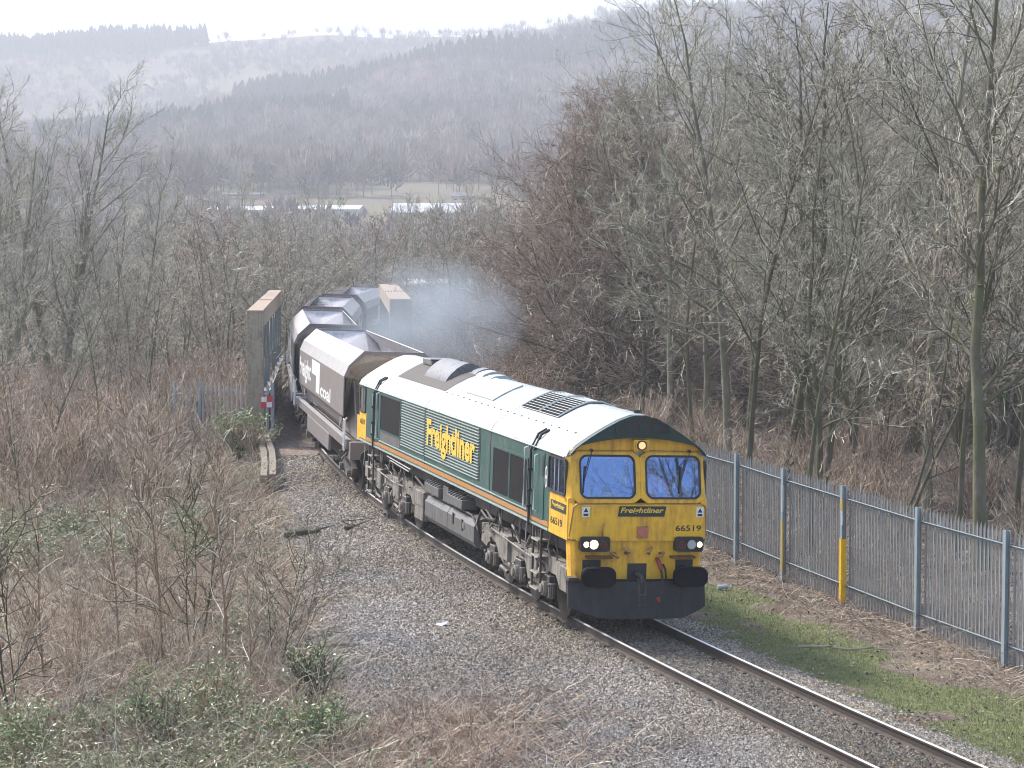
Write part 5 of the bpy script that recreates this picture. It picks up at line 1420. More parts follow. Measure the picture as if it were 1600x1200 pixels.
TREES['scrub'] = [make_tree('bushy_tree', 51, 8.5, 4, 8, 6, 6, 4, M['barkgrey'], M['twig'], (50, 25), 0.34, 0.075, 0.30, 0.12, 0.4, wob=(0.08, 0.13, 0.2), tw=0.011),
                  make_tree('bushy_tree', 52, 8.0, 5, 7, 6, 6, 4, M['barkgrey'], M['twiggreen'], (50, 25), 0.32, 0.065, 0.34, 0.12, 0.4, wob=(0.08, 0.13, 0.2), tw=0.011),
                  make_tree('bushy_tree', 53, 9.5, 3, 10, 6, 6, 4, M['bark'], M['twigred'], (55, 25), 0.34, 0.08, 0.26, 0.12, 0.5, wob=(0.08, 0.13, 0.2), tw=0.011)]
TREES['shrub'] = [make_tree('bare_shrub', 61, 2.9, 26, 4, 4, 3, 0, M['stemred'], M['stemred'], (35, 20), 0.30, 0.014, 0.45, 0.3, 0.4, wob=(0.05, 0.12, 0.15), tw=0.005, kinks=7),
                  make_tree('bare_shrub', 62, 2.4, 20, 4, 4, 3, 0, M['stemred'], M['twig'], (35, 20), 0.34, 0.013, 0.6, 0.25, 0.4, wob=(0.06, 0.12, 0.15), tw=0.005, kinks=7)]
TREES['sapling'] = [make_tree('sapling', 71, 4.6, 1, 16, 5, 4, 0, M['stemred'], M['twig'], (45, 25), 0.30, 0.028, 0.15, 0.2, 0.5, wob=(0.04, 0.1, 0.15), tw=0.0045),
                    make_tree('sapling', 72, 4.2, 3, 9, 5, 4, 0, M['bark'], M['stemred'], (55, 30), 0.36, 0.026, 0.4, 0.2, 0.4, wob=(0.05, 0.1, 0.15), tw=0.0045)]
used = set()
LEAN = {}
def plant(kind, x, y, sc_, rz, label, cat, group, var=None, tilt=(0, 0), zoff=0.0, name=None):
    protos = TREES[kind]; i = (var if var is not None else random.randrange(len(protos))) % len(protos)
    p = protos[i]
    if (kind, i) in used: o = copy_tree(p)
    else: o = p; used.add((kind, i))
    o.location = (x, y, gz(x, y) + zoff); o.rotation_euler = (tilt[0], tilt[1], rz); o.scale = (sc_, sc_, sc_)
    tag(o, label, cat, group); return o
SKY_U = [600, 690, 750, 830, 905, 1000, 1060, 1120, 1200, 1700]; SKY_V = [345, 330, 225, 165, 108, 110, 85, 30, -60, -400]
NAT_H = {'alder': 14.3, 'ash': 16, 'thin': 12.5, 'tall': 15, 'scrub': 9}
def cap_scale(kind, u, d, s_, off=0):
    x, y = at_px(u, d); h = CAMP[2] + (339 - (np.interp(u, SKY_U, SKY_V) + off)) / FPX * d - gz(x, y)
    return min(s_, h / NAT_H[kind])
def at_px(u, d): return cw(d, (u - 800) / FPX * d)

# -- named trees of the right-hand wood: (kind, pixel column, depth, scale, variant, tilt, label)
R_ = math.radians
right_named = [
    ('alder', 912, 100, 1.0, 0, (0, 0), 'rounded alder with a dense reddish crown, leftmost of the right wood'),
    ('alder', 868, 113, 0.72, 0, (0, 0), 'smaller reddish alder half behind the rounded one, on its left'),
    ('alder', 968, 110, 0.98, 0, (0, 0), 'second reddish alder, right of the rounded leftmost one'),
    ('thin', 1002, 92, 1.05, 0, (0, 0), 'slender bare tree just right of the reddish alder'),
    ('ash', 1046, 88, 0.95, 3, (0, 0), 'straight grey tree rising behind the locomotive cab roof'),
    ('thin', 1165, 64, 1.1, 0, (0, R_(-9)), 'thin mossy tree leaning left above the cab end of the fence'),
    ('ash', 1225, 68, 0.95, 0, (0, 0), 'dark upright tree behind the second fence post right of the cab'),
    ('ash', 1290, 63, 1.0, 2, (0, 0), 'clump of mossy trunks behind the yellow marked fence posts'),
    ('ash', 1352, 66, 1.0, 1, (0, 0), 'forked bare tree right of the mossy trunk clump'),
    ('thin', 1400, 56, 1.05, 1, (0, R_(-14)), 'crooked thin tree leaning left over the middle of the fence'),
    ('ash', 1455, 62, 0.92, 3, (0, 0), 'grey barked tree behind the fence, right of the leaning one'),
    ('thin', 1500, 55, 1.1, 2, (0, R_(4)), 'slim upright grey tree close behind the fence near its right end'),
    ('ash', 1545, 53, 1.02, 0, (0, R_(-4)), 'tall dark tree with heavy limbs close to the right edge'),
    ('ash', 1600, 57, 1.05, 1, (0, R_(3)), 'forked tall tree cut by the right edge of the picture')]
placed = []
for kind, u, d, s_, v_, tl_, lab in right_named:
    x, y = at_px(u, d); placed.append((x, y)); s_ = cap_scale(kind, u, d, s_)
    plant(kind, x, y, s_, random.uniform(0, 6.28), lab, 'tree', None, v_, tl_)
# filling of the wood
fill_n = 0
rw = random.Random(4)
tries = 0
while fill_n < 78 and tries < 4000:
    tries += 1
    d = rw.uniform(52, 128); u = rw.uniform(930 if d > 85 else 1080, 1690)
    if d < 64 and u < 1250: continue
    x, y = at_px(u, d)
    l_, s__ = track_lat(np.array([x]), np.array([y]))
    if l_[0] < 8.3 or any((x - a) ** 2 + (y - b_) ** 2 < 2.7 ** 2 for a, b_ in placed): continue
    placed.append((x, y)); fill_n += 1
    k_ = rw.choice(['ash', 'ash', 'ash', 'thin', 'alder']) if d > 62 else rw.choice(['thin', 'scrub', 'thin'])
    plant(k_, x, y, cap_scale(k_, u, d, rw.uniform(0.78, 1.08) * (0.8 if k_ == 'scrub' else 1), rw.uniform(0, 60)), rw.uniform(0, 6.28), 'bare winter tree among the crowded trees behind the right-hand fence', 'tree', 'trees crowding the wood behind the fence')
for k_ in range(46):
    d = rw.uniform(54, 100); u = rw.uniform(960 if d > 70 else 1130, 1680); x, y = at_px(u, d)
    if track_lat(np.array([x]), np.array([y]))[0][0] < 7.6: continue
    plant('shrub', x, y, rw.uniform(0.6, 1.1), rw.uniform(0, 6.28), 'low bare shrub under the trees behind the right-hand fence', 'shrub', 'shrubs under the right-hand wood')
# roadside trees behind the camera, mirrored in the cab windows
for k_, (x, y, s_) in enumerate(((8.0, -22.5, 0.95), (11, -20.5, 0.9), (9.5, -27, 1.1), (6.5, -36, 1.3), (16, -27, 1.1))):
    plant('ash', x, y, s_, k_ * 1.7, 'bare tree behind the viewpoint, mirrored in the cab windows', 'tree', 'trees behind the viewpoint', k_ % 4)
# -- left side
left_named = [
    ('tall', 85, 96, 1.08, 0, (0, 0), 'tall spreading grey tree forking low at the far left skyline'),
    ('tall', 15, 92, 0.95, 0, (0, R_(-3)), 'tall bare tree cut by the left edge of the picture'),
    ('tall', 190, 104, 0.98, 1, (0, 0), 'smaller forked tree right of the tall spreading one on the left'),
    ('thin', 68, 66, 0.52, 0, (0, R_(-13)), 'dark leaning trunk in the scrub near the left edge'),
    ('thin', 30, 62, 0.5, 1, (0, 0), 'thin bare tree at the left edge above the brambles'),
    ('thin', 150, 70, 0.55, 2, (0, 0), 'slim bare tree in the brown undergrowth left of the fence'),
    ('thin', 245, 74, 0.55, 0, (0, R_(5)), 'leaning slim tree a little left of the weathered fence'),
    ('thin', 205, 82, 0.62, 1, (0, 0), 'twin stemmed slim tree behind the brown undergrowth'),
    ('scrub', 440, 112, 0.98, 0, (0, 0), 'bushy bare tree directly behind the near girder'),
    ('scrub', 590, 150, 1.05, 2, (0, 0), 'reddish round topped tree in front of the far white roofs'),
    ('tall', 720, 125, 0.92, 1, (0, R_(-7)), 'pale forked tree leaning out left of the reddish alder')]
for kind, u, d, s_, v_, tl_, lab in left_named:
    x, y = at_px(u, d); rz_ = random.uniform(0, 6.28)
    if lab.startswith('smaller forked'): s_ = 0.9
    if lab.startswith('tall spreading'): rz_ += 2.2
    plant(kind, x, y, s_, rz_, lab, 'tree', None, v_, tl_)
# valley trees between the bridge and the far slope, and on the left
n_ = 0; rw = random.Random(9); vp = []; tries = 0
while n_ < 205 and tries < 9000:
    tries += 1
    d = 84 + 190 * rw.random() ** 1.2; u = rw.uniform(-60, 1050 if d > 120 else 620)
    if n_ > 165: d = rw.uniform(118, 170); u = rw.uniform(600, 960)
    if d < 92 and u > 330: continue
    x, y = at_px(u, d)
    l_, s__ = track_lat(np.array([x]), np.array([y]))
    if abs(l_[0]) < 4.5 or (s__[0] < 66 and s__[0] > 38 and abs(l_[0]) < 7) or any((x - a) ** 2 + (y - b_) ** 2 < (3.2 + d * 0.01) ** 2 for a, b_ in vp): continue
    vp.append((x, y)); n_ += 1
    # keep crowns under the line they reach in the photograph
    k_ = rw.choice(['scrub', 'scrub', 'scrub', 'thin', 'ash'] if d > 120 else ['scrub', 'scrub', 'thin'])
    base = gz(x, y); vmax = rw.uniform(300, 345) if d > 110 else rw.uniform(335, 450)
    if 560 < u < 760: vmax += 10
    hz = CAMP[2] + (339 - vmax) / FPX * d - base
    h0 = {'scrub': 8.5, 'thin': 11.5, 'ash': 15}[k_]
    s_ = min(1.35, max(0.35, hz / h0))
    plant(k_, x, y, s_, rw.uniform(0, 6.28), 'bare grey brown tree in the valley thicket beyond the bridge', 'tree', 'trees in the valley thicket')
# reddish undergrowth bushes around and behind the left fence
rw = random.Random(21); n_ = 0
while n_ < 34:
    u = rw.uniform(600, 880); d = rw.uniform(84, 128); x, y = at_px(u, d)
    if track_lat(np.array([x]), np.array([y]))[0][0] < 3.4: continue
    n_ += 1
    plant('shrub', x, y, rw.uniform(0.7, 1.15), rw.uniform(0, 6.28), 'reddish bare shrub beyond the far girder', 'shrub', 'shrubs beyond the far girder')
n_ = 0; rw = random.Random(14)
while n_ < 34:
    u = rw.uniform(-20, 470); v_ = rw.uniform(760, 1130); d = 8.3 * FPX / (v_ - 339)
    x, y = at_px(u, d); tl_ = track_lat(np.array([x]), np.array([y]))[0][0]
    if tl_ > np.interp(y, BAL_Y, BAL_L) - 1.2: continue
    n_ += 1
    plant('shrub', x, y, rw.uniform(0.3, 0.62), rw.uniform(0, 6.28), 'low russet shrub among the brambles of the left bank', 'shrub', 'low shrubs on the left bank')
n_ = 0; rw = random.Random(13)
while n_ < 95:
    u = rw.uniform(-20, 420); d = rw.uniform(62, 96)
    if d < 79 and 265 < u: continue
    if d < 79 and u > 250: continue
    x, y = at_px(u, d); n_ += 1
    plant('shrub', x, y, rw.uniform(0.7, 1.25), rw.uniform(0, 6.28), 'reddish bare shrub in the undergrowth around the left fence', 'shrub', 'bare shrubs in the left undergrowth')
for u, d, s_, v_, lab in ((215, 60.5, 1.2, 0, 'dense red stemmed shrub standing alone in the left clearing'), (262, 61.5, 0.85, 1, 'smaller twiggy shrub just right of the dense red stemmed one'),
                      (330, 73, 0.9, 1, 'brown shrub in front of the weathered fence'), (395, 72.5, 0.6, 0, 'low brown shrub by the green bush and girder foot')):
    x, y = at_px(u, d); plant('shrub', x, y, s_, random.uniform(0, 6), lab, 'shrub', None, v_)
sap = [(250, 40.5, 0.95, 0, 0), (295, 41, 0.95, 1, 0), (350, 39.5, 0.85, 0, 0), (322, 44, 0.8, 0, 0), (430, 39, 0.62, 1, 8), (60, 38, 0.95, 0, 5), (15, 36, 1.0, 1, 0), (180, 42, 0.8, 0, 0), (205, 45, 0.9, 0, 0), (385, 37, 0.6, 0, 4), (470, 42.5, 0.55, 1, 10)]
for i, (u, d, s_, v_, t_) in enumerate(sap):
    x, y = at_px(u, d); plant('sapling', x, y, s_, random.uniform(0, 6), 'thin bare sapling growing through the brambles at lower left', 'sapling', 'saplings in the lower left brambles', v_, (0, R_(t_)))
ORD = ['nearest', 'second nearest', 'third nearest', 'fourth nearest', 'fifth nearest', 'sixth nearest', 'seventh nearest', 'eighth nearest', 'ninth nearest', 'tenth nearest', 'eleventh nearest', 'twelfth nearest', 'thirteenth nearest', 'fourteenth nearest', 'fifteenth nearest', 'sixteenth nearest', 'seventeenth nearest', 'eighteenth nearest', 'nineteenth nearest', 'twentieth nearest']
TINT = {'twigpale': 'pale', 'twig': 'grey', 'twigred': 'reddish', 'twiggreen': 'pale', 'stemred': 'russet'}
COLS = {'trees crowding the wood behind the fence': ([1010, 1075, 1140, 1190, 1240, 1290, 1340, 1395, 1450, 1510, 1560], ['beside the reddish alders', 'above the cab roof', 'over the cab end of the fence', 'above the first fence post', 'above the half yellow post', 'behind the mossy trunk clump', 'above the yellow marked post', 'behind the crooked leaning tree', 'above the fourth fence post', 'right of the fourth fence post', 'above the last fence bay', 'by the right edge']),
        'trees in the valley thicket': ([60, 120, 180, 240, 300, 350, 400, 450, 500, 550, 600, 650, 700, 760, 830], ['at the left edge', 'under the tall spreading tree', 'left of the smaller forked tree', 'right of the smaller forked tree', 'above the weathered fence left end', 'above the weathered fence', 'just left of the near girder', 'behind the near girder', 'above the second wagon', 'above the third wagon', 'above the fourth wagon', 'behind the far girder', 'behind the blue smoke', 'right of the smoke', 'left under the alder', 'behind the alder trunks']),
        'bare shrubs in the left undergrowth': ([25, 70, 115, 160, 205, 255, 330], ['at the left edge', 'by the dark leaning trunk', 'right of the leaning trunk', 'by the slim bare tree', 'behind the lone red shrub', 'by the leaning slim tree', 'behind the fence left end', 'behind the girder end']),
        'shrubs under the right-hand wood': ([1120, 1230, 1330, 1440, 1550], ['behind the cab', 'behind the first fence bay', 'behind the second fence bay', 'behind the third fence bay', 'behind the fourth fence bay', 'at the right edge']),
        'shrubs beyond the far girder': ([650, 700, 750, 800], ['close behind the far girder', 'in the smoke', 'right of the smoke', 'left of the alder trunks', 'below the alder trunks']),
        'low shrubs on the left bank': ([70, 150, 230, 310, 390], ['low on the bank at the left edge', 'low on the bank near the left edge', 'below the lone red shrub', 'among the saplings', 'right of the saplings', 'by the ballast edge']),
        'saplings in the lower left brambles': ([40, 150, 270, 340, 400], ['at the left edge', 'near the left edge', 'left of the middle clump', 'in the middle clump', 'right of the middle clump', 'by the ballast edge']),
        'trees behind the viewpoint': ([], ['behind the viewpoint'])}
byg = {}
for o in bpy.data.objects:
    if o.parent is None and o.get('group') in COLS: byg.setdefault(o['group'], []).append(o)
for gname, obs_ in byg.items():
    cuts, words = COLS[gname]; cells = {}
    for o in obs_:
        d_, l_ = wc(o.location.x, o.location.y); u_ = 800 + FPX * l_ / max(d_, 1) if d_ > 0 else 0
        cr = [c_ for c_ in o.children if c_.name.startswith('crown')][0]; tint = TINT[[k_ for k_, m_ in M.items() if m_ == cr.data.materials[0]][0]]
        kind_ = 'tree' if 'tree' in o.name or 'alder' in o.name else ('shrub' if 'shrub' in o.name else 'sapling')
        form = 'slender' if 'slender' in o.name else ('bushy' if 'bushy' in o.name else ('twiggy' if kind_ != 'tree' else 'tall' if o.scale[0] > 0.85 else 'small'))
        cells.setdefault((words[sum(u_ > c_ for c_ in cuts)], tint, form, kind_), []).append((d_, o))
    for (wd, tint, form, kind_), lst in cells.items():
        lst.sort(key=lambda t: t[0])
        for i, (d_, o) in enumerate(lst):
            o['label'] = f'{form} {tint} bare {kind_} {wd}' + (f', {ORD[min(i, 19)]} of them' if len(lst) > 1 else '')
for i, pl_ in enumerate(sum(TREES.values(), [])):
    if pl_.location.length < 1e-6:
        for ch in list(pl_.children): bpy.data.objects.remove(ch)
        bpy.data.objects.remove(pl_)

# -- leafy bushes
def leaf_cloud(rg, C, n, size, spread, up=0.3):
    """n folded leaves scattered around centre points C"""
    c = C[rg.integers(0, len(C), n)] + rg.normal(0, 1, (n, 3)) * spread
    nrm = unit(rg.normal(0, 1, (n, 3)) + np.array([0, 0, up * 3])); a = unit(np.cross(nrm, rg.normal(0, 1, (n, 3)))); b_ = np.cross(nrm, a)
    s = size * (0.6 + 0.8 * rg.random((n, 1)))
    V = np.stack([c - a * s, c - b_ * s * 0.45 - nrm * s * 0.18, c + a * s, c + b_ * s * 0.45 - nrm * s * 0.18], 1).reshape(-1, 3)
    V4 = np.concatenate([V.reshape(-1, 4, 3)], 0)
    i = np.arange(n)[:, None] * 4
    F = np.concatenate([i + np.array([[0, 1, 2]]), i + np.array([[0, 2, 3]])], 1).reshape(-1, 3)
    return V4.reshape(-1, 3), F
def leafy_bush(name, x, y, w, h, n, leaf, mat_, label, cat, seed, stemmat=None):
    rg = np.random.default_rng(seed); o = empty(name, (x, y, gz(x, y))); tag(o, label, cat)
    ns = 26; az = rg.random(ns) * 6.283; sp = rg.random(ns) ** 0.6 * w / h
    P, R = grow(rg, np.zeros((ns, 3)) + rg.normal(0, 0.08, (ns, 3)) * [1, 1, 0], np.stack([np.cos(az) * sp, np.sin(az) * sp, np.ones(ns)], 1), h * (0.7 + 0.3 * rg.random(ns)), np.full(ns, 0.014), 6, 0.12, 0.0)
    p, d, l, r = kids(rg, P, R, 7, 0.2, 1, 60, 40, 0.35, np.full(ns, h), 0.7, 0.3)
    P2, R2 = grow(rg, p, d, l, np.full(len(l), 0.007), 4, 0.15, 0.02)
    V, F = join([tubes(P, R, 4), tubes(P2, R2, 3)])
    link('stems', mesh_np('stems', V, F, [stemmat or M['bark']]), o)
    C = np.concatenate([P2[:, 1:].reshape(-1, 3), P[:, 2:].reshape(-1, 3)])
    V, F = leaf_cloud(rg, C, n, leaf, 0.07)
    link('foliage', mesh_np('foliage', V, F, [mat_]), o)
    return o
x, y = at_px(374, 73.5); leafy_bush('evergreen_bush', x, y, 0.95, 1.6, 3800, 0.055, M['laurel'], 'light green leafy bush at the foot of the near girder', 'bush', 5)
x, y = at_px(280, 78.8); leafy_bush('evergreen_bush', x, y, 0.5, 2.2, 500, 0.05, M['laurel'], 'small green leafed bush poking up left of the weathered fence', 'bush', 6)
x, y = at_px(222, 76); leafy_bush('evergreen_bush', x, y, 0.5, 1.0, 400, 0.05, M['laurel'], 'small green bush among brown stems, well left of the fence', 'bush', 7)
x, y = at_px(500, 33.2); leafy_bush('evergreen_bush', x, y, 1.0, 0.8, 1500, 0.035, M['laurel'], 'glossy leaved bramble bush at the bottom edge beside the ballast', 'bush', 8)
for k_, (u_, d_, w_, h_, n_l, lb) in enumerate(((40, 33.5, 1.0, 0.9, 1300, 'leafy bramble mound in the bottom left corner'), (150, 34.5, 0.9, 0.8, 1000, 'leafy bramble mound just right of the corner one'), (330, 35.0, 0.6, 1.2, 600, 'sparse leafy bramble between the saplings'), (415, 33.6, 0.8, 0.7, 900, 'low glossy bramble left of the bottom edge bush'), (95, 56, 1.1, 0.7, 1400, 'green bramble patch on the left bank below the leaning trunk'), (190, 53, 1.2, 0.6, 1300, 'green bramble patch left of the lone red shrub'))):
    x, y = at_px(u_, d_); leafy_bush('bramble_bush', x, y, w_, h_, n_l, 0.036, M['laurel'] if d_ < 50 else M['leaf'], lb, 'bush', 30 + k_, M['stemred'])
x, y = at_px(478, 36.3); leafy_bush('evergreen_bush', x, y, 0.35, 1.1, 420, 0.035, M['laurel'], 'upright leafy bramble shoot above the glossy bottom edge bush', 'bush', 9)
x, y = at_px(240, 34); leafy_bush('evergreen_bush', x, y, 0.7, 1.1, 500, 0.04, M['laurel'], 'loose leafy bramble at the bottom edge, left of centre', 'bush', 10)

# -- masses nobody could count: bramble tangle, dead grass, leaves, turf
def region_pts(rg, n, d0, d1, test, pw=1.0, umax=0.235):
    dd = d0 + (d1 - d0) * rg.random(n) ** pw; ll = (rg.random(n) * 2 - 1) * umax * dd
    X = CAMP[0] + FH[0] * dd + RH[0] * ll; Y = CAMP[1] + FH[1] * dd + RH[1] * ll
    k = test(X, Y, dd, rg); X, Y = X[k], Y[k]
    return X, Y, dd[k]
def tl_of(X, Y): return track_lat(X, Y)[0]
def stuff(name, V, F, mat_, label, cat):
    o = link(name, mesh_np(name, V, F, [mat_])); return tag(o, label, cat, kind='stuff')
rg = np.random.default_rng(99)
# arching bramble and shrub stems on the left
def t_left(X, Y, dd, rg):
    tl = tl_of(X, Y); lim = np.interp(Y, BAL_Y, BAL_L) - 0.3 + (fbm(X * 0.8, Y * 0.8, 4, 21) - 0.5) * 1.6
    dens = fbm(X * 0.45, Y * 0.45, 4, 70)
    uu_ = 800 + FPX * wc(X, Y)[1] / dd
    straw = (dd > 43.5) & (dd < 51) & (uu_ < 380) & (fbm(X * 0.6, Y * 0.6, 3, 12) > 0.35)
    return ~(straw & (rg.random(len(X)) < 0.8)) & ~((uu_ > 285) & (dd > 68) & (dd < 77.3)) & (tl < lim) & (dens + 0.25 * (rg.random(len(X)) - 0.5) + 0.22 * sstep(60, 72, dd) + 0.22 * (1 - sstep(34, 40, dd)) > 0.47)
X, Y, dd = region_pts(rg, 62000, 27, 82, t_left, 1.0)
Z = ground_z(X, Y); n = len(X)
az = rg.random(n) * 6.283; sp = 0.4 + rg.random(n) * 1.1
P, R = grow(rg, np.stack([X, Y, Z - 0.03], 1), np.stack([np.cos(az) * sp, np.sin(az) * sp, np.ones(n)], 1), 0.5 + 1.1 * rg.random(n) ** 1.5, np.full(n, 0.0048) * np.interp(dd, [30, 80], [1, 1.8]), 6, 0.16, -0.13, 0.5)
V, F = tubes(P, R, 3)
stuff('bramble_tangle', V, F, M['stemred'], 'tangle of arching brown bramble stems covering the left bank', 'brambles')
p, d_, l, r = kids(rg, P[::2], R[::2], 4, 0.2, 1, 60, 45, 0.35, np.full(len(P[::2]), 1.0), 0.8, 0.3)
P2, R2 = grow(rg, p, d_, l, np.maximum(r * 0.8, 0.003), 3, 0.2, 0.0, 0.5)
V, F = tubes(P2, R2, 3)
stuff('bramble_twigs', V, F, M['twig'], 'fine dry side twigs of the bramble tangle on the left bank', 'brambles')
# bramble leaves where the tangle is greener
pc = P[:, 2:].reshape(-1, 3); gr_ = fbm(pc[:, 0] * 0.3 + 40, pc[:, 1] * 0.3, 3, 88)
dcam = wc(pc[:, 0], pc[:, 1])[0]
sel = (gr_ + 0.12 * (1 - sstep(33, 38, dcam)) > 0.56)
C = pc[sel]
V, F = leaf_cloud(rg, C, 52000, 0.032, 0.05, 0.5)
stuff('bramble_leaves', V, F, M['leaf'], 'dusty green bramble leaves scattered through the left bank tangle', 'brambles')
# greener bramble patch in the middle of the left bank
k_ = (dcam > 51) & (dcam < 60) & (800 + FPX * wc(pc[:, 0], pc[:, 1])[1] / dcam < 350)
V, F = leaf_cloud(rg, pc[k_], 16000, 0.034, 0.10, 0.5)
stuff('bramble_leaves', V, F, M['leaf'], 'green leafy bramble patch across the middle of the left bank', 'brambles')
# dead grass
def t_grass(X, Y, dd, rg):
    tl = tl_of(X, Y); lim = np.interp(Y, BAL_Y, BAL_L) + 0.3
    dens = fbm(X * 0.5 + 7, Y * 0.5, 4, 30)
    uu_ = 800 + FPX * wc(X, Y)[1] / dd; dens = dens + 0.35 * ((dd > 43.5) & (dd < 51) & (uu_ < 380))
    L_ = (tl < lim) & (dens + 0.3 * (rg.random(len(X)) - 0.5) > 0.46)
    R_2 = (tl > 4.2) & (tl < 7.5) & (rg.random(len(X)) < 0.30)
    return (L_ | R_2)
X, Y, dd = region_pts(rg, 150000, 27, 72, t_grass, 1.25)
n = len(X); Z = ground_z(X, Y)
az = rg.random(n) * 6.283; sp = rg.random(n) * 1.5
P, R = grow(rg, np.stack([X, Y, Z - 0.02], 1), np.stack([np.cos(az) * sp, np.sin(az) * sp, np.ones(n)], 1), 0.10 + 0.28 * rg.random(n) ** 2, np.full(n, 0.0032) * np.interp(dd, [30, 75], [1, 2]), 3, 0.12, -0.25, 0.3)
V, F = tubes(P, R, 3)
stuff('dead_grass', V, F, M['straw'], 'straw coloured dead grass matted over the banks beside the line', 'dead grass')
# fallen leaves and litter on both banks
def t_leaf(X, Y, dd, rg):
    bal, g_ = zones(X, Y); tl = tl_of(X, Y)
    return ((bal < 0.3) & (rg.random(len(X)) > 0.75 * (g_ * (tl > 0))) & (tl < 40) & (rg.random(len(X)) < np.where(tl > 6.6, 1.0, 0.55)))
X, Y, dd = region_pts(rg, 110000, 27, 100, t_leaf, 1.15)
Z = ground_z(X, Y)
C = np.stack([X, Y, Z + 0.015], 1)
M['fallen'] = leaf_mat('fallen_leaf', (0.07, 0.052, 0.042), (0.38, 0.31, 0.26), 0.7)
n = len(C); ssz = 0.028 * np.interp(dd, [30, 100], [1, 2.0])[:, None]
nrm = unit(rg.normal(0, 1, (n, 3)) * 0.5 + [0, 0, 1]); a = unit(np.cross(nrm, rg.normal(0, 1, (n, 3)))); b_ = np.cross(nrm, a); s = ssz * (0.6 + 0.8 * rg.random((n, 1)))
V = np.stack([C - a * s, C - b_ * s * 0.6 + nrm * s * .3, C + a * s, C + b_ * s * 0.6 + nrm * s * .3], 1).reshape(-1, 3)
i = np.arange(n)[:, None] * 4; F = np.concatenate([i + [[0, 1, 2]], i + [[0, 2, 3]]], 1).reshape(-1, 3)
stuff('fallen_leaves', V, F, M['fallen'], 'brown fallen leaves littering the ground under the trees', 'fallen leaves')
# turf on the right of the line
def t_turf(X, Y, dd, rg):
    bal, g_ = zones(X, Y); return rg.random(len(X)) < g_ * 0.95
X, Y, dd = region_pts(rg, 330000, 28, 60, t_turf, 1.1)
n = len(X); Z = ground_z(X, Y)
az = rg.random(n) * 6.283; sp = rg.random(n) * 0.8
P, R = grow(rg, np.stack([X, Y, Z - 0.01], 1), np.stack([np.cos(az) * sp, np.sin(az) * sp, np.ones(n)], 1), 0.025 + 0.045 * rg.random(n), np.full(n, 0.0045), 2, 0.1, 0, 0.2)
V, F = tubes(P, R, 3)
stuff('grass_verge', V, F, M['turf'], 'short green grass on the verge between the line and the palisade fence', 'grass')
# twiggy rubbish at the fence foot and undergrowth inside the right wood
def t_foot(X, Y, dd, rg):
    tl = tl_of(X, Y); return ((tl > 5.2) & (tl < 6.8) & (rg.random(len(X)) < 0.9)) | ((tl > 6.8) & (tl < 45) & (fbm(X * 0.4, Y * 0.4, 3, 61) > 0.45))
X, Y, dd = region_pts(rg, 60000, 33, 120, t_foot, 1.0)
n = len(X); Z = ground_z(X, Y); tl = tl_of(X, Y)
az = rg.random(n) * 6.283; sp = np.where(tl < 6.8, 1.5 + rg.random(n) * 4, 0.5 + rg.random(n) * 1.5)
P, R = grow(rg, np.stack([X, Y, Z - 0.02], 1), np.stack([np.cos(az) * sp, np.sin(az) * sp, np.ones(n)], 1), 0.4 + 1.2 * rg.random(n) ** 1.4, np.full(n, 0.0055) * np.interp(dd, [35, 110], [1, 2]), 6, 0.18, np.where(tl < 6.8, -0.03, -0.05)[:, None] if False else -0.05, 0.4)
V, F = tubes(P, R, 3)
stuff('woodland_undergrowth', V, F, M['twigred'], 'brown bramble and dead twig undergrowth beneath the right-hand wood', 'undergrowth')

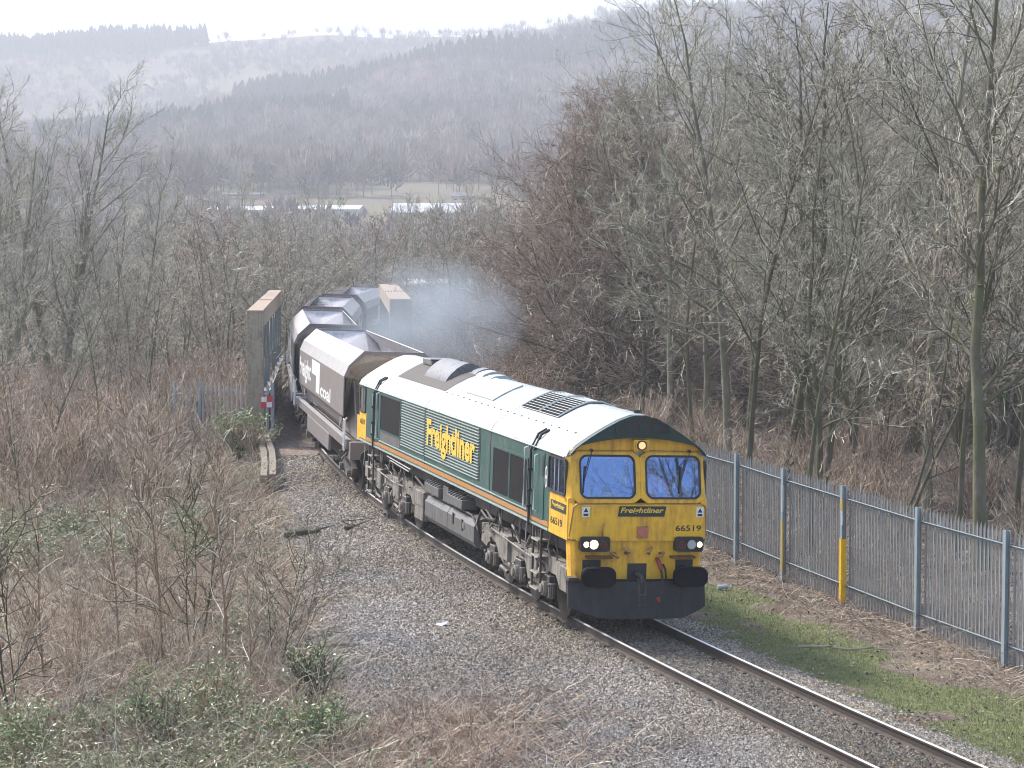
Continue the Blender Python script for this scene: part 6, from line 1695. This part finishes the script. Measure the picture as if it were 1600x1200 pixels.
# ------------------------------------------------------------------ far woods
def far_wood(name, d0, d1, n, seed, hmin, hmax, kind, label, test=None, nf=46):
    rg = np.random.default_rng(seed)
    dd = d0 + (d1 - d0) * rg.random(n); ll = (rg.random(n) * 2 - 1) * 0.25 * dd
    X = CAMP[0] + FH[0] * dd + RH[0] * ll; Y = CAMP[1] + FH[1] * dd + RH[1] * ll
    u = 800 + FPX * ll / dd
    if test is not None:
        k = test(u, dd, X, Y, rg); X, Y, dd, u = X[k], Y[k], dd[k], u[k]
    n = len(X); Z = ground_z(X, Y); H = hmin + (hmax - hmin) * rg.random(n)
    if kind == 'bare':
        # twiggy crown: many thin slivers fanning up and out from the stem
        az = rg.random((n, nf)) * 6.283; el = rg.random((n, nf)) ** 0.7 * 1.45 + 0.1
        dirv = np.stack([np.cos(az) * np.cos(el), np.sin(az) * np.cos(el), np.sin(el)], -1)
        c0 = np.stack([X, Y, Z + H * 0.42], 1)[:, None] + dirv * (H[:, None, None] * 0.12) + rg.normal(0, 1, (n, nf, 3)) * (H[:, None, None] * 0.10)
        Lf = H[:, None, None] * (0.22 + 0.22 * rg.random((n, nf, 1)))
        tip = c0 + dirv * Lf * [0.95, 0.95, 1.1]
        side = unit(np.cross(dirv, rg.normal(0, 1, dirv.shape))) * (H[:, None, None] * 0.035)
        V = np.stack([c0 - side, c0 + side, tip], 2)
        F = np.arange(n * nf * 3).reshape(-1, 3)
        base = np.array([0.25, 0.205, 0.18]) * (0.45 + 1.0 * rg.random((n, 1)) ** 1.3) * (0.6 + 0.9 * fbm(X * 0.011, Y * 0.011, 4, 77))[:, None]; red = rg.random((n, 1)) < 0.25
        base = np.where(red, base * [1.12, 0.9, 0.9], base); pal = rg.random((n, 1)) < 0.15; base = np.where(pal, base * [1.25, 1.3, 1.2], base)
        col = np.repeat(base, nf * 3, 0)
        # trunk slivers
        tw = H * 0.018
        tv = []
        for k_ in range(3):
            a_ = k_ * 2.094
            tv.append(np.stack([X + np.cos(a_) * tw, Y + np.sin(a_) * tw, Z - 0.5], 1))
        tv.append(np.stack([X, Y, Z + H * 0.8], 1)); TV = np.stack(tv, 1)
        tf = np.array([[0, 1, 3], [1, 2, 3], [2, 0, 3]])
        TF = (np.arange(n)[:, None, None] * 4 + tf[None]).reshape(-1, 3)
        V = np.concatenate([V.reshape(-1, 3), TV.reshape(-1, 3)]); F = np.concatenate([F, TF + n * nf * 3]); col = np.concatenate([col, np.repeat(base * 0.8, 4, 0)])
    else:
        T = 5; m = 7
        Vs = []; fs = []
        for t in range(T):
            zb_ = 0.12 + 0.17 * t; zt_ = min(1.0, zb_ + 0.34); r_ = 0.20 * (1 - t / T) + 0.035
            ph = 2 * np.pi * np.arange(m) / m
            rr = H[:, None] * r_ * (0.75 + 0.5 * rg.random((n, m)))
            ring = np.stack([X[:, None] + np.cos(ph) * rr, Y[:, None] + np.sin(ph) * rr, (Z + H * zb_)[:, None] + rg.normal(0, 0.02, (n, m)) * H[:, None]], -1)
            top = np.stack([X, Y, Z + H * zt_], 1)[:, None]
            Vs.append(np.concatenate([ring, top], 1)); fs.append([[t * (m + 1) + j, t * (m + 1) + (j + 1) % m, t * (m + 1) + m] for j in range(m)])
        V = np.concatenate(Vs, 1); K = V.shape[1]
        F = (np.arange(n)[:, None, None] * K + np.array(sum(fs, []))[None]).reshape(-1, 3)
        base = np.array([0.018, 0.034, 0.024]) * (0.7 + 0.6 * rg.random((n, 1))); col = np.repeat(base, K, 0); V = V.reshape(-1, 3)
    o = link(name, mesh_np(name, V, F, [M['farcrown']], col=col))
    return tag(o, label, 'woodland', kind='stuff')
def spur_conifer(u, d, X, Y, rg):
    """where conifers stand on the near slope"""
    ridge = (d > 1330 + 60 * np.sin(u * 0.012)) & (d < 1425 + 25 * np.sin(u * 0.02)) & (u > 370) & (u < 1000) & (fbm(X * 0.02, Y * 0.02, 3, 18) > 0.36)
    patch = (u < 545) & (d > 1060 + (u - 160) * 0.12) & (d < 1200 + (u - 160) * 0.1) & (u > 60)
    return ridge | (patch & (fbm(X * 0.02, Y * 0.02, 3, 17) > 0.42))
def track_gap(u, d): return np.abs(d - (1130 + (u - 700) * -0.1)) < 11
far_wood('far_valley_woodland', 265, 560, 1100, 1, 6, 10, 'bare', 'grey brown bare woodland on the valley floor before the white roofs', lambda u, d, X, Y, rg: (d < 430) | (rg.random(len(u)) < 0.3), nf=90)
far_wood('hillside_woodland', 640, 1470, 7800, 2, 9, 15, 'bare', 'lilac brown bare woodland covering the near slope across the valley', lambda u, d, X, Y, rg: ~((d < 690) & (u > 320)) & ~((d > 680) & (d < 790) & (u > 560) & (u < 770) & (rg.random(len(u)) < 0.75)) & ~spur_conifer(u, d, X, Y, rg) & ~(track_gap(u, d) & (u > 430)) & (fbm(X * 0.012, Y * 0.012, 3, 44) + 0.3 * rg.random(len(u)) > 0.40), nf=60)
far_wood('ridge_woodland', 1560, 2010, 5600, 3, 7, 12, 'bare', 'pale brown scrub woodland on the farthest ridge', lambda u, d, X, Y, rg: ~((u < 330) & (d > 1880)) & ~((d > 1925) & (rg.random(len(u)) < 0.8)) & (fbm(X * 0.008, Y * 0.008, 3, 45) > 0.40), nf=30)
far_wood('conifer_belt', 1050, 1455, 13000, 4, 11, 19, 'fir', 'dark conifer belts along the near slope and its crest', lambda u, d, X, Y, rg: spur_conifer(u, d, X, Y, rg))
far_wood('ridge_conifers', 1880, 2015, 5200, 5, 13, 19, 'fir', 'blue grey conifer plantation on the far left skyline', lambda u, d, X, Y, rg: (u < 326) & (d > 1905 + np.maximum(0, u - 140) * 0.35 + 15 * np.sin(u * 0.05)))

# ------------------------------------------------------------------ far buildings
def shed(name, u0, u1, d, v_top, v_eave, depth, label, wallm, roofm, gable=False, roofd=None):
    a = np.array(at_px(u0, d)); b_ = np.array(at_px(u1, d)); L = np.linalg.norm(b_ - a); t_ = (b_ - a) / L; n_ = np.array([-t_[1], t_[0]])
    ze = CAMP[2] + (339 - v_eave) / FPX * d; zr = CAMP[2] + (339 - v_top) / FPX * (d + depth / 2)
    g0 = min(gz(*a), gz(*b_)) - 1
    o = empty(name, (a[0], a[1], 0), math.atan2(t_[1], t_[0])); tag(o, label, 'building')
    mb = MB(); mb.prism([(0, g0), (depth, g0), (depth, ze), (depth / 2, zr - 0.15), (0, ze)], lambda p, z: (0, p, z), lambda p, z: (L, p, z), wallm); mb.build('wall', None, o)
    mb = MB()
    for s0, s1, za, zb_ in ((-0.4, depth / 2, ze - 0.05, zr), (depth / 2, depth + 0.4, zr, ze - 0.05)):
        mb.add([(-0.4, s0, za), (L + 0.4, s0, za), (L + 0.4, s1, zb_), (-0.4, s1, zb_), (-0.4, s0, za + 0.15), (L + 0.4, s0, za + 0.15), (L + 0.4, s1, zb_ + 0.15), (-0.4, s1, zb_ + 0.15)],
               [(0, 3, 2, 1), (4, 5, 6, 7), (0, 1, 5, 4), (1, 2, 6, 5), (2, 3, 7, 6), (3, 0, 4, 7)], roofm)
    mb.build('roof', None, o)
    nw = max(2, int(L / 5))
    for k in range(min(nw, 8)):
        x0 = L * (k + 0.3) / min(nw, 8); wd = min(1.6, L / nw * 0.4); zz = ze - 1.6
        mb = MB(); mb.box(x0, x0 + wd, -0.06, 0.02, zz, zz + 1.0, M['mesh']); mb.build('window', None, o)
    return o
shed('industrial_shed', 612, 742, 610, 318, 332, 40, 'long white roofed shed across the valley, left of the reddish alder', M['render'], M['shedroof'])
shed('industrial_shed', 326, 470, 620, 322, 328, 30, 'low white roofed shed far across the valley behind the left trees', M['render'], M['shedroof'])
shed('industrial_shed', 470, 560, 605, 321, 327, 30, 'short white roofed shed between the two longer far sheds', M['render'], M['shedroof'])
shed('row_of_houses', 346, 408, 700, 301, 304, 9, 'low row of pale houses at the foot of the far slope', M['render'], M['slate'])
shed('house', 706, 730, 680, 301, 307, 9, 'pale gabled house just left of the reddish alder crown', M['render'], M['slate'])
shed('valley_shed', 640, 860, 176, 438, 444, 12, 'pale roofed shed half hidden behind the smoke and the alder', M['render'], M['shedroof'])

# ------------------------------------------------------------------ small things on the ground
def ground_at(u, v, z):
    d = (CAMP[2] - z) * FPX / (v - 339); return at_px(u, d)
def rag(name, u, v, s_, label, cat, seed):
    x, y = ground_at(u, v, -0.3); rr = np.random.default_rng(seed); z = gz(x, y)
    n = 6; V = []; F = []
    for i in range(n):
        for j in range(n): V.append((x + (i / (n - 1) - .5) * s_ + rr.normal(0, .02), y + (j / (n - 1) - .5) * s_ * 0.7 + rr.normal(0, .02), z + 0.03 + abs(rr.normal(0, .035))))
    for i in range(n - 1):
        for j in range(n - 1): F.append((i * n + j, (i + 1) * n + j, (i + 1) * n + j + 1, i * n + j + 1))
    me = bpy.data.meshes.new(name); me.from_pydata(V, [], F); me.materials.append(M['litter']); o = link(name, me)
    md = o.modifiers.new('thick', 'SOLIDIFY'); md.thickness = 0.004
    return tag(o, label, cat)
rag('plastic_bag', 690, 985, 0.22, 'scrap of white plastic lying on the ballast left of the locomotive', 'litter', 1)
bx_, by_ = ground_at(1135, 912, -0.4)
bt = empty('plastic_bottle', (bx_, by_, gz(bx_, by_) + 0.07)); tag(bt, 'crushed pale plastic bottle on the leaves before the fence', 'bottle')
mb = MB(); mb.tube([(-0.16, 0, 0), (-0.14, 0, 0), (-0.02, 0.01, 0.01), (0.06, 0, 0), (0.12, 0, 0)], [0.045, 0.055, 0.045, 0.052, 0.02], M['lens'], 10); mb.build('bottle_body', None, bt, smooth=True)
mb = MB(); mb.tube([(0.12, 0, 0), (0.15, 0, 0)], 0.022, M['litter'], 8); mb.build('cap', None, bt)
def log(name, u, v, L, r_, rz, label, cat, m):
    x, y = ground_at(u, v, -0.4); z = gz(x, y) + r_ * 0.6
    mb = MB(); rr = random.Random(u); pts = []
    for k in range(7):
        t_ = k / 6 - .5; pts.append((t_ * L, rr.uniform(-.04, .04) * L * .6, rr.uniform(0, .05)))
    mb.tube(pts, [r_ * f_ for f_ in (0.9, 1, 0.95, 1.0, 0.85, 0.75, 0.6)], m, 8)
    for k in (2, 4): mb.tube([pts[k], (pts[k][0] + .15, pts[k][1] + rr.choice((-.3, .3)), .12), (pts[k][0] + .4, pts[k][1] + rr.choice((-.5, .5)), .2)], [r_ * .5, r_ * .3, r_ * .15], m, 6)
    o = mb.build(name, None, None, smooth=True); o.location = (x, y, z); o.rotation_euler = (0, 0, rz)
    return tag(o, label, cat)
log('fallen_log', 470, 842, 1.1, 0.08, 0.5, 'dark rotten log lying on the edge of the ballast', 'log', M['bark'])
log('fallen_log', 545, 838, 0.7, 0.05, 1.0, 'short dark branch on the ballast right of the rotten log', 'branch', M['bark'])
log('fallen_branch', 495, 1018, 1.1, 0.045, -0.2, 'bent grey branch lying in the dead grass beside the ballast', 'branch', M['barkgrey'])
log('cut_branch', 800, 1150, 3.2, 0.028, -0.45, 'long cut branch lying on the ballast at the bottom edge', 'branch', M['barkgrey'])
log('cut_branch', 730, 1165, 2.4, 0.022, -0.1, 'thinner cut branch left of the long one on the ballast', 'branch', M['twig'])
log('cut_branch', 1330, 1010, 2.2, 0.022, -0.5, 'thin branch lying against the fence foot below the yellow post', 'branch', M['twig'])
# dark heap of dead twigs spilling on the ballast, bottom centre
def t_heap(X, Y, dd, rg):
    u = 800 + FPX * wc(X, Y)[1] / dd
    c = 1.3 * np.exp(-(((u - 680) / 165) ** 2 + ((dd - 33.0) / 2.2) ** 2)); return rg.random(len(X)) < c
X, Y, dd = region_pts(rg, 60000, 28, 40, t_heap, 1.0)
n = len(X); Z = ground_z(X, Y); az = rg.random(n) * 6.283; sp = 0.6 + rg.random(n) * 4
P, R = grow(rg, np.stack([X, Y, Z], 1), np.stack([np.cos(az) * sp, np.sin(az) * sp, np.ones(n)], 1), 0.2 + 0.6 * rg.random(n), np.full(n, 0.005), 5, 0.25, -0.05, 0.5)
V, F = tubes(P, R, 3)
stuff('dead_stalks', V, F, M['stemred'], 'heap of dry dead stalks spilling over the ballast at the bottom', 'dead stalks')

# ------------------------------------------------------------------ smoke and haze
def vol_mat(name, density, col, aniso=0.3, noise_scale=None, thr=(0.4, 0.75)):
    m = bpy.data.materials.new(name); m.use_nodes = True; nt = m.node_tree; nt.nodes.clear()
    out = nt.nodes.new('ShaderNodeOutputMaterial'); v = nt.nodes.new('ShaderNodeVolumePrincipled')
    v.inputs['Color'].default_value = (*col, 1); v.inputs['Density'].default_value = density; v.inputs['Anisotropy'].default_value = aniso
    if noise_scale:
        tc = nt.nodes.new('ShaderNodeTexCoord')
        ns = nt.nodes.new('ShaderNodeTexNoise'); ns.inputs['Scale'].default_value = noise_scale; ns.inputs['Detail'].default_value = 3
        nt.links.new(tc.outputs['Object'], ns.inputs['Vector'])
        r = nt.nodes.new('ShaderNodeMapRange'); r.inputs[1].default_value = thr[0]; r.inputs[2].default_value = thr[1]
        nt.links.new(ns.outputs[0], r.inputs[0])
        gr_ = nt.nodes.new('ShaderNodeVectorMath'); gr_.operation = 'LENGTH'
        nt.links.new(tc.outputs['Object'], gr_.inputs[0])
        r2 = nt.nodes.new('ShaderNodeMapRange'); r2.inputs[1].default_value = 1.0; r2.inputs[2].default_value = 0.2; r2.inputs[3].default_value = 0; r2.inputs[4].default_value = 1
        nt.links.new(gr_.outputs['Value'], r2.inputs[0])
        mu = nt.nodes.new('ShaderNodeMath'); mu.operation = 'MULTIPLY'; nt.links.new(r.outputs[0], mu.inputs[0]); nt.links.new(r2.outputs[0], mu.inputs[1])
        mu2 = nt.nodes.new('ShaderNodeMath'); mu2.operation = 'MULTIPLY'; nt.links.new(mu.outputs[0], mu2.inputs[0]); mu2.inputs[1].default_value = density
        nt.links.new(mu2.outputs[0], v.inputs['Density'])
    nt.links.new(v.outputs[0], out.inputs['Volume'])
    return m
def smoke_puff(u, v, d, rx, ry, rz_, dens, name, label):
    x, y = at_px(u, d); z = CAMP[2] + (339 - v) / FPX * d
    mb = MB(); nn = 12; mm_ = 8; vv = [(0, 0, -1)]
    for i in range(1, mm_):
        for k in range(nn): vv.append((math.sin(math.pi * i / mm_) * math.cos(2 * math.pi * k / nn), math.sin(math.pi * i / mm_) * math.sin(2 * math.pi * k / nn), -math.cos(math.pi * i / mm_)))
    vv.append((0, 0, 1)); ff = [(0, 1 + (k + 1) % nn, 1 + k) for k in range(nn)]
    for i in range(mm_ - 2): ff += [(1 + i * nn + k, 1 + i * nn + (k + 1) % nn, 1 + (i + 1) * nn + (k + 1) % nn, 1 + (i + 1) * nn + k) for k in range(nn)]
    last = len(vv) - 1; ff += [(last, 1 + (mm_ - 2) * nn + k, 1 + (mm_ - 2) * nn + (k + 1) % nn) for k in range(nn)]
    mb.add(vv, ff); o = mb.build(name, vol_mat(name, dens, (0.74, 0.86, 1.0), 0.3, 1.3, (0.38, 0.70)))
    o.location = (x, y, z); o.scale = (rx, ry, rz_); o.rotation_euler = (0, 0, math.atan2(RH[1], RH[0]))
    tag(o, label, 'smoke', kind='stuff')
smoke_puff(668, 500, 78, 3.6, 5.0, 2.4, 0.50, 'exhaust_smoke', 'blue exhaust smoke drifting over the hopper wagons')
HAZE_DENSITY = 0.00062
hx, hy = cw(1500, 0)
mb = MB(); mb.box(-2000, 2000, -1700, 1700, -16, 420)
hz = mb.build('haze', vol_mat('haze_air', HAZE_DENSITY, (0.88, 0.92, 1.0), 0.15))
hz.location = (hx, hy, 0); hz.rotation_euler = (0, 0, math.atan2(FH[1], FH[0]))
tag(hz, 'thin pale haze filling the whole valley', 'haze', kind='stuff')
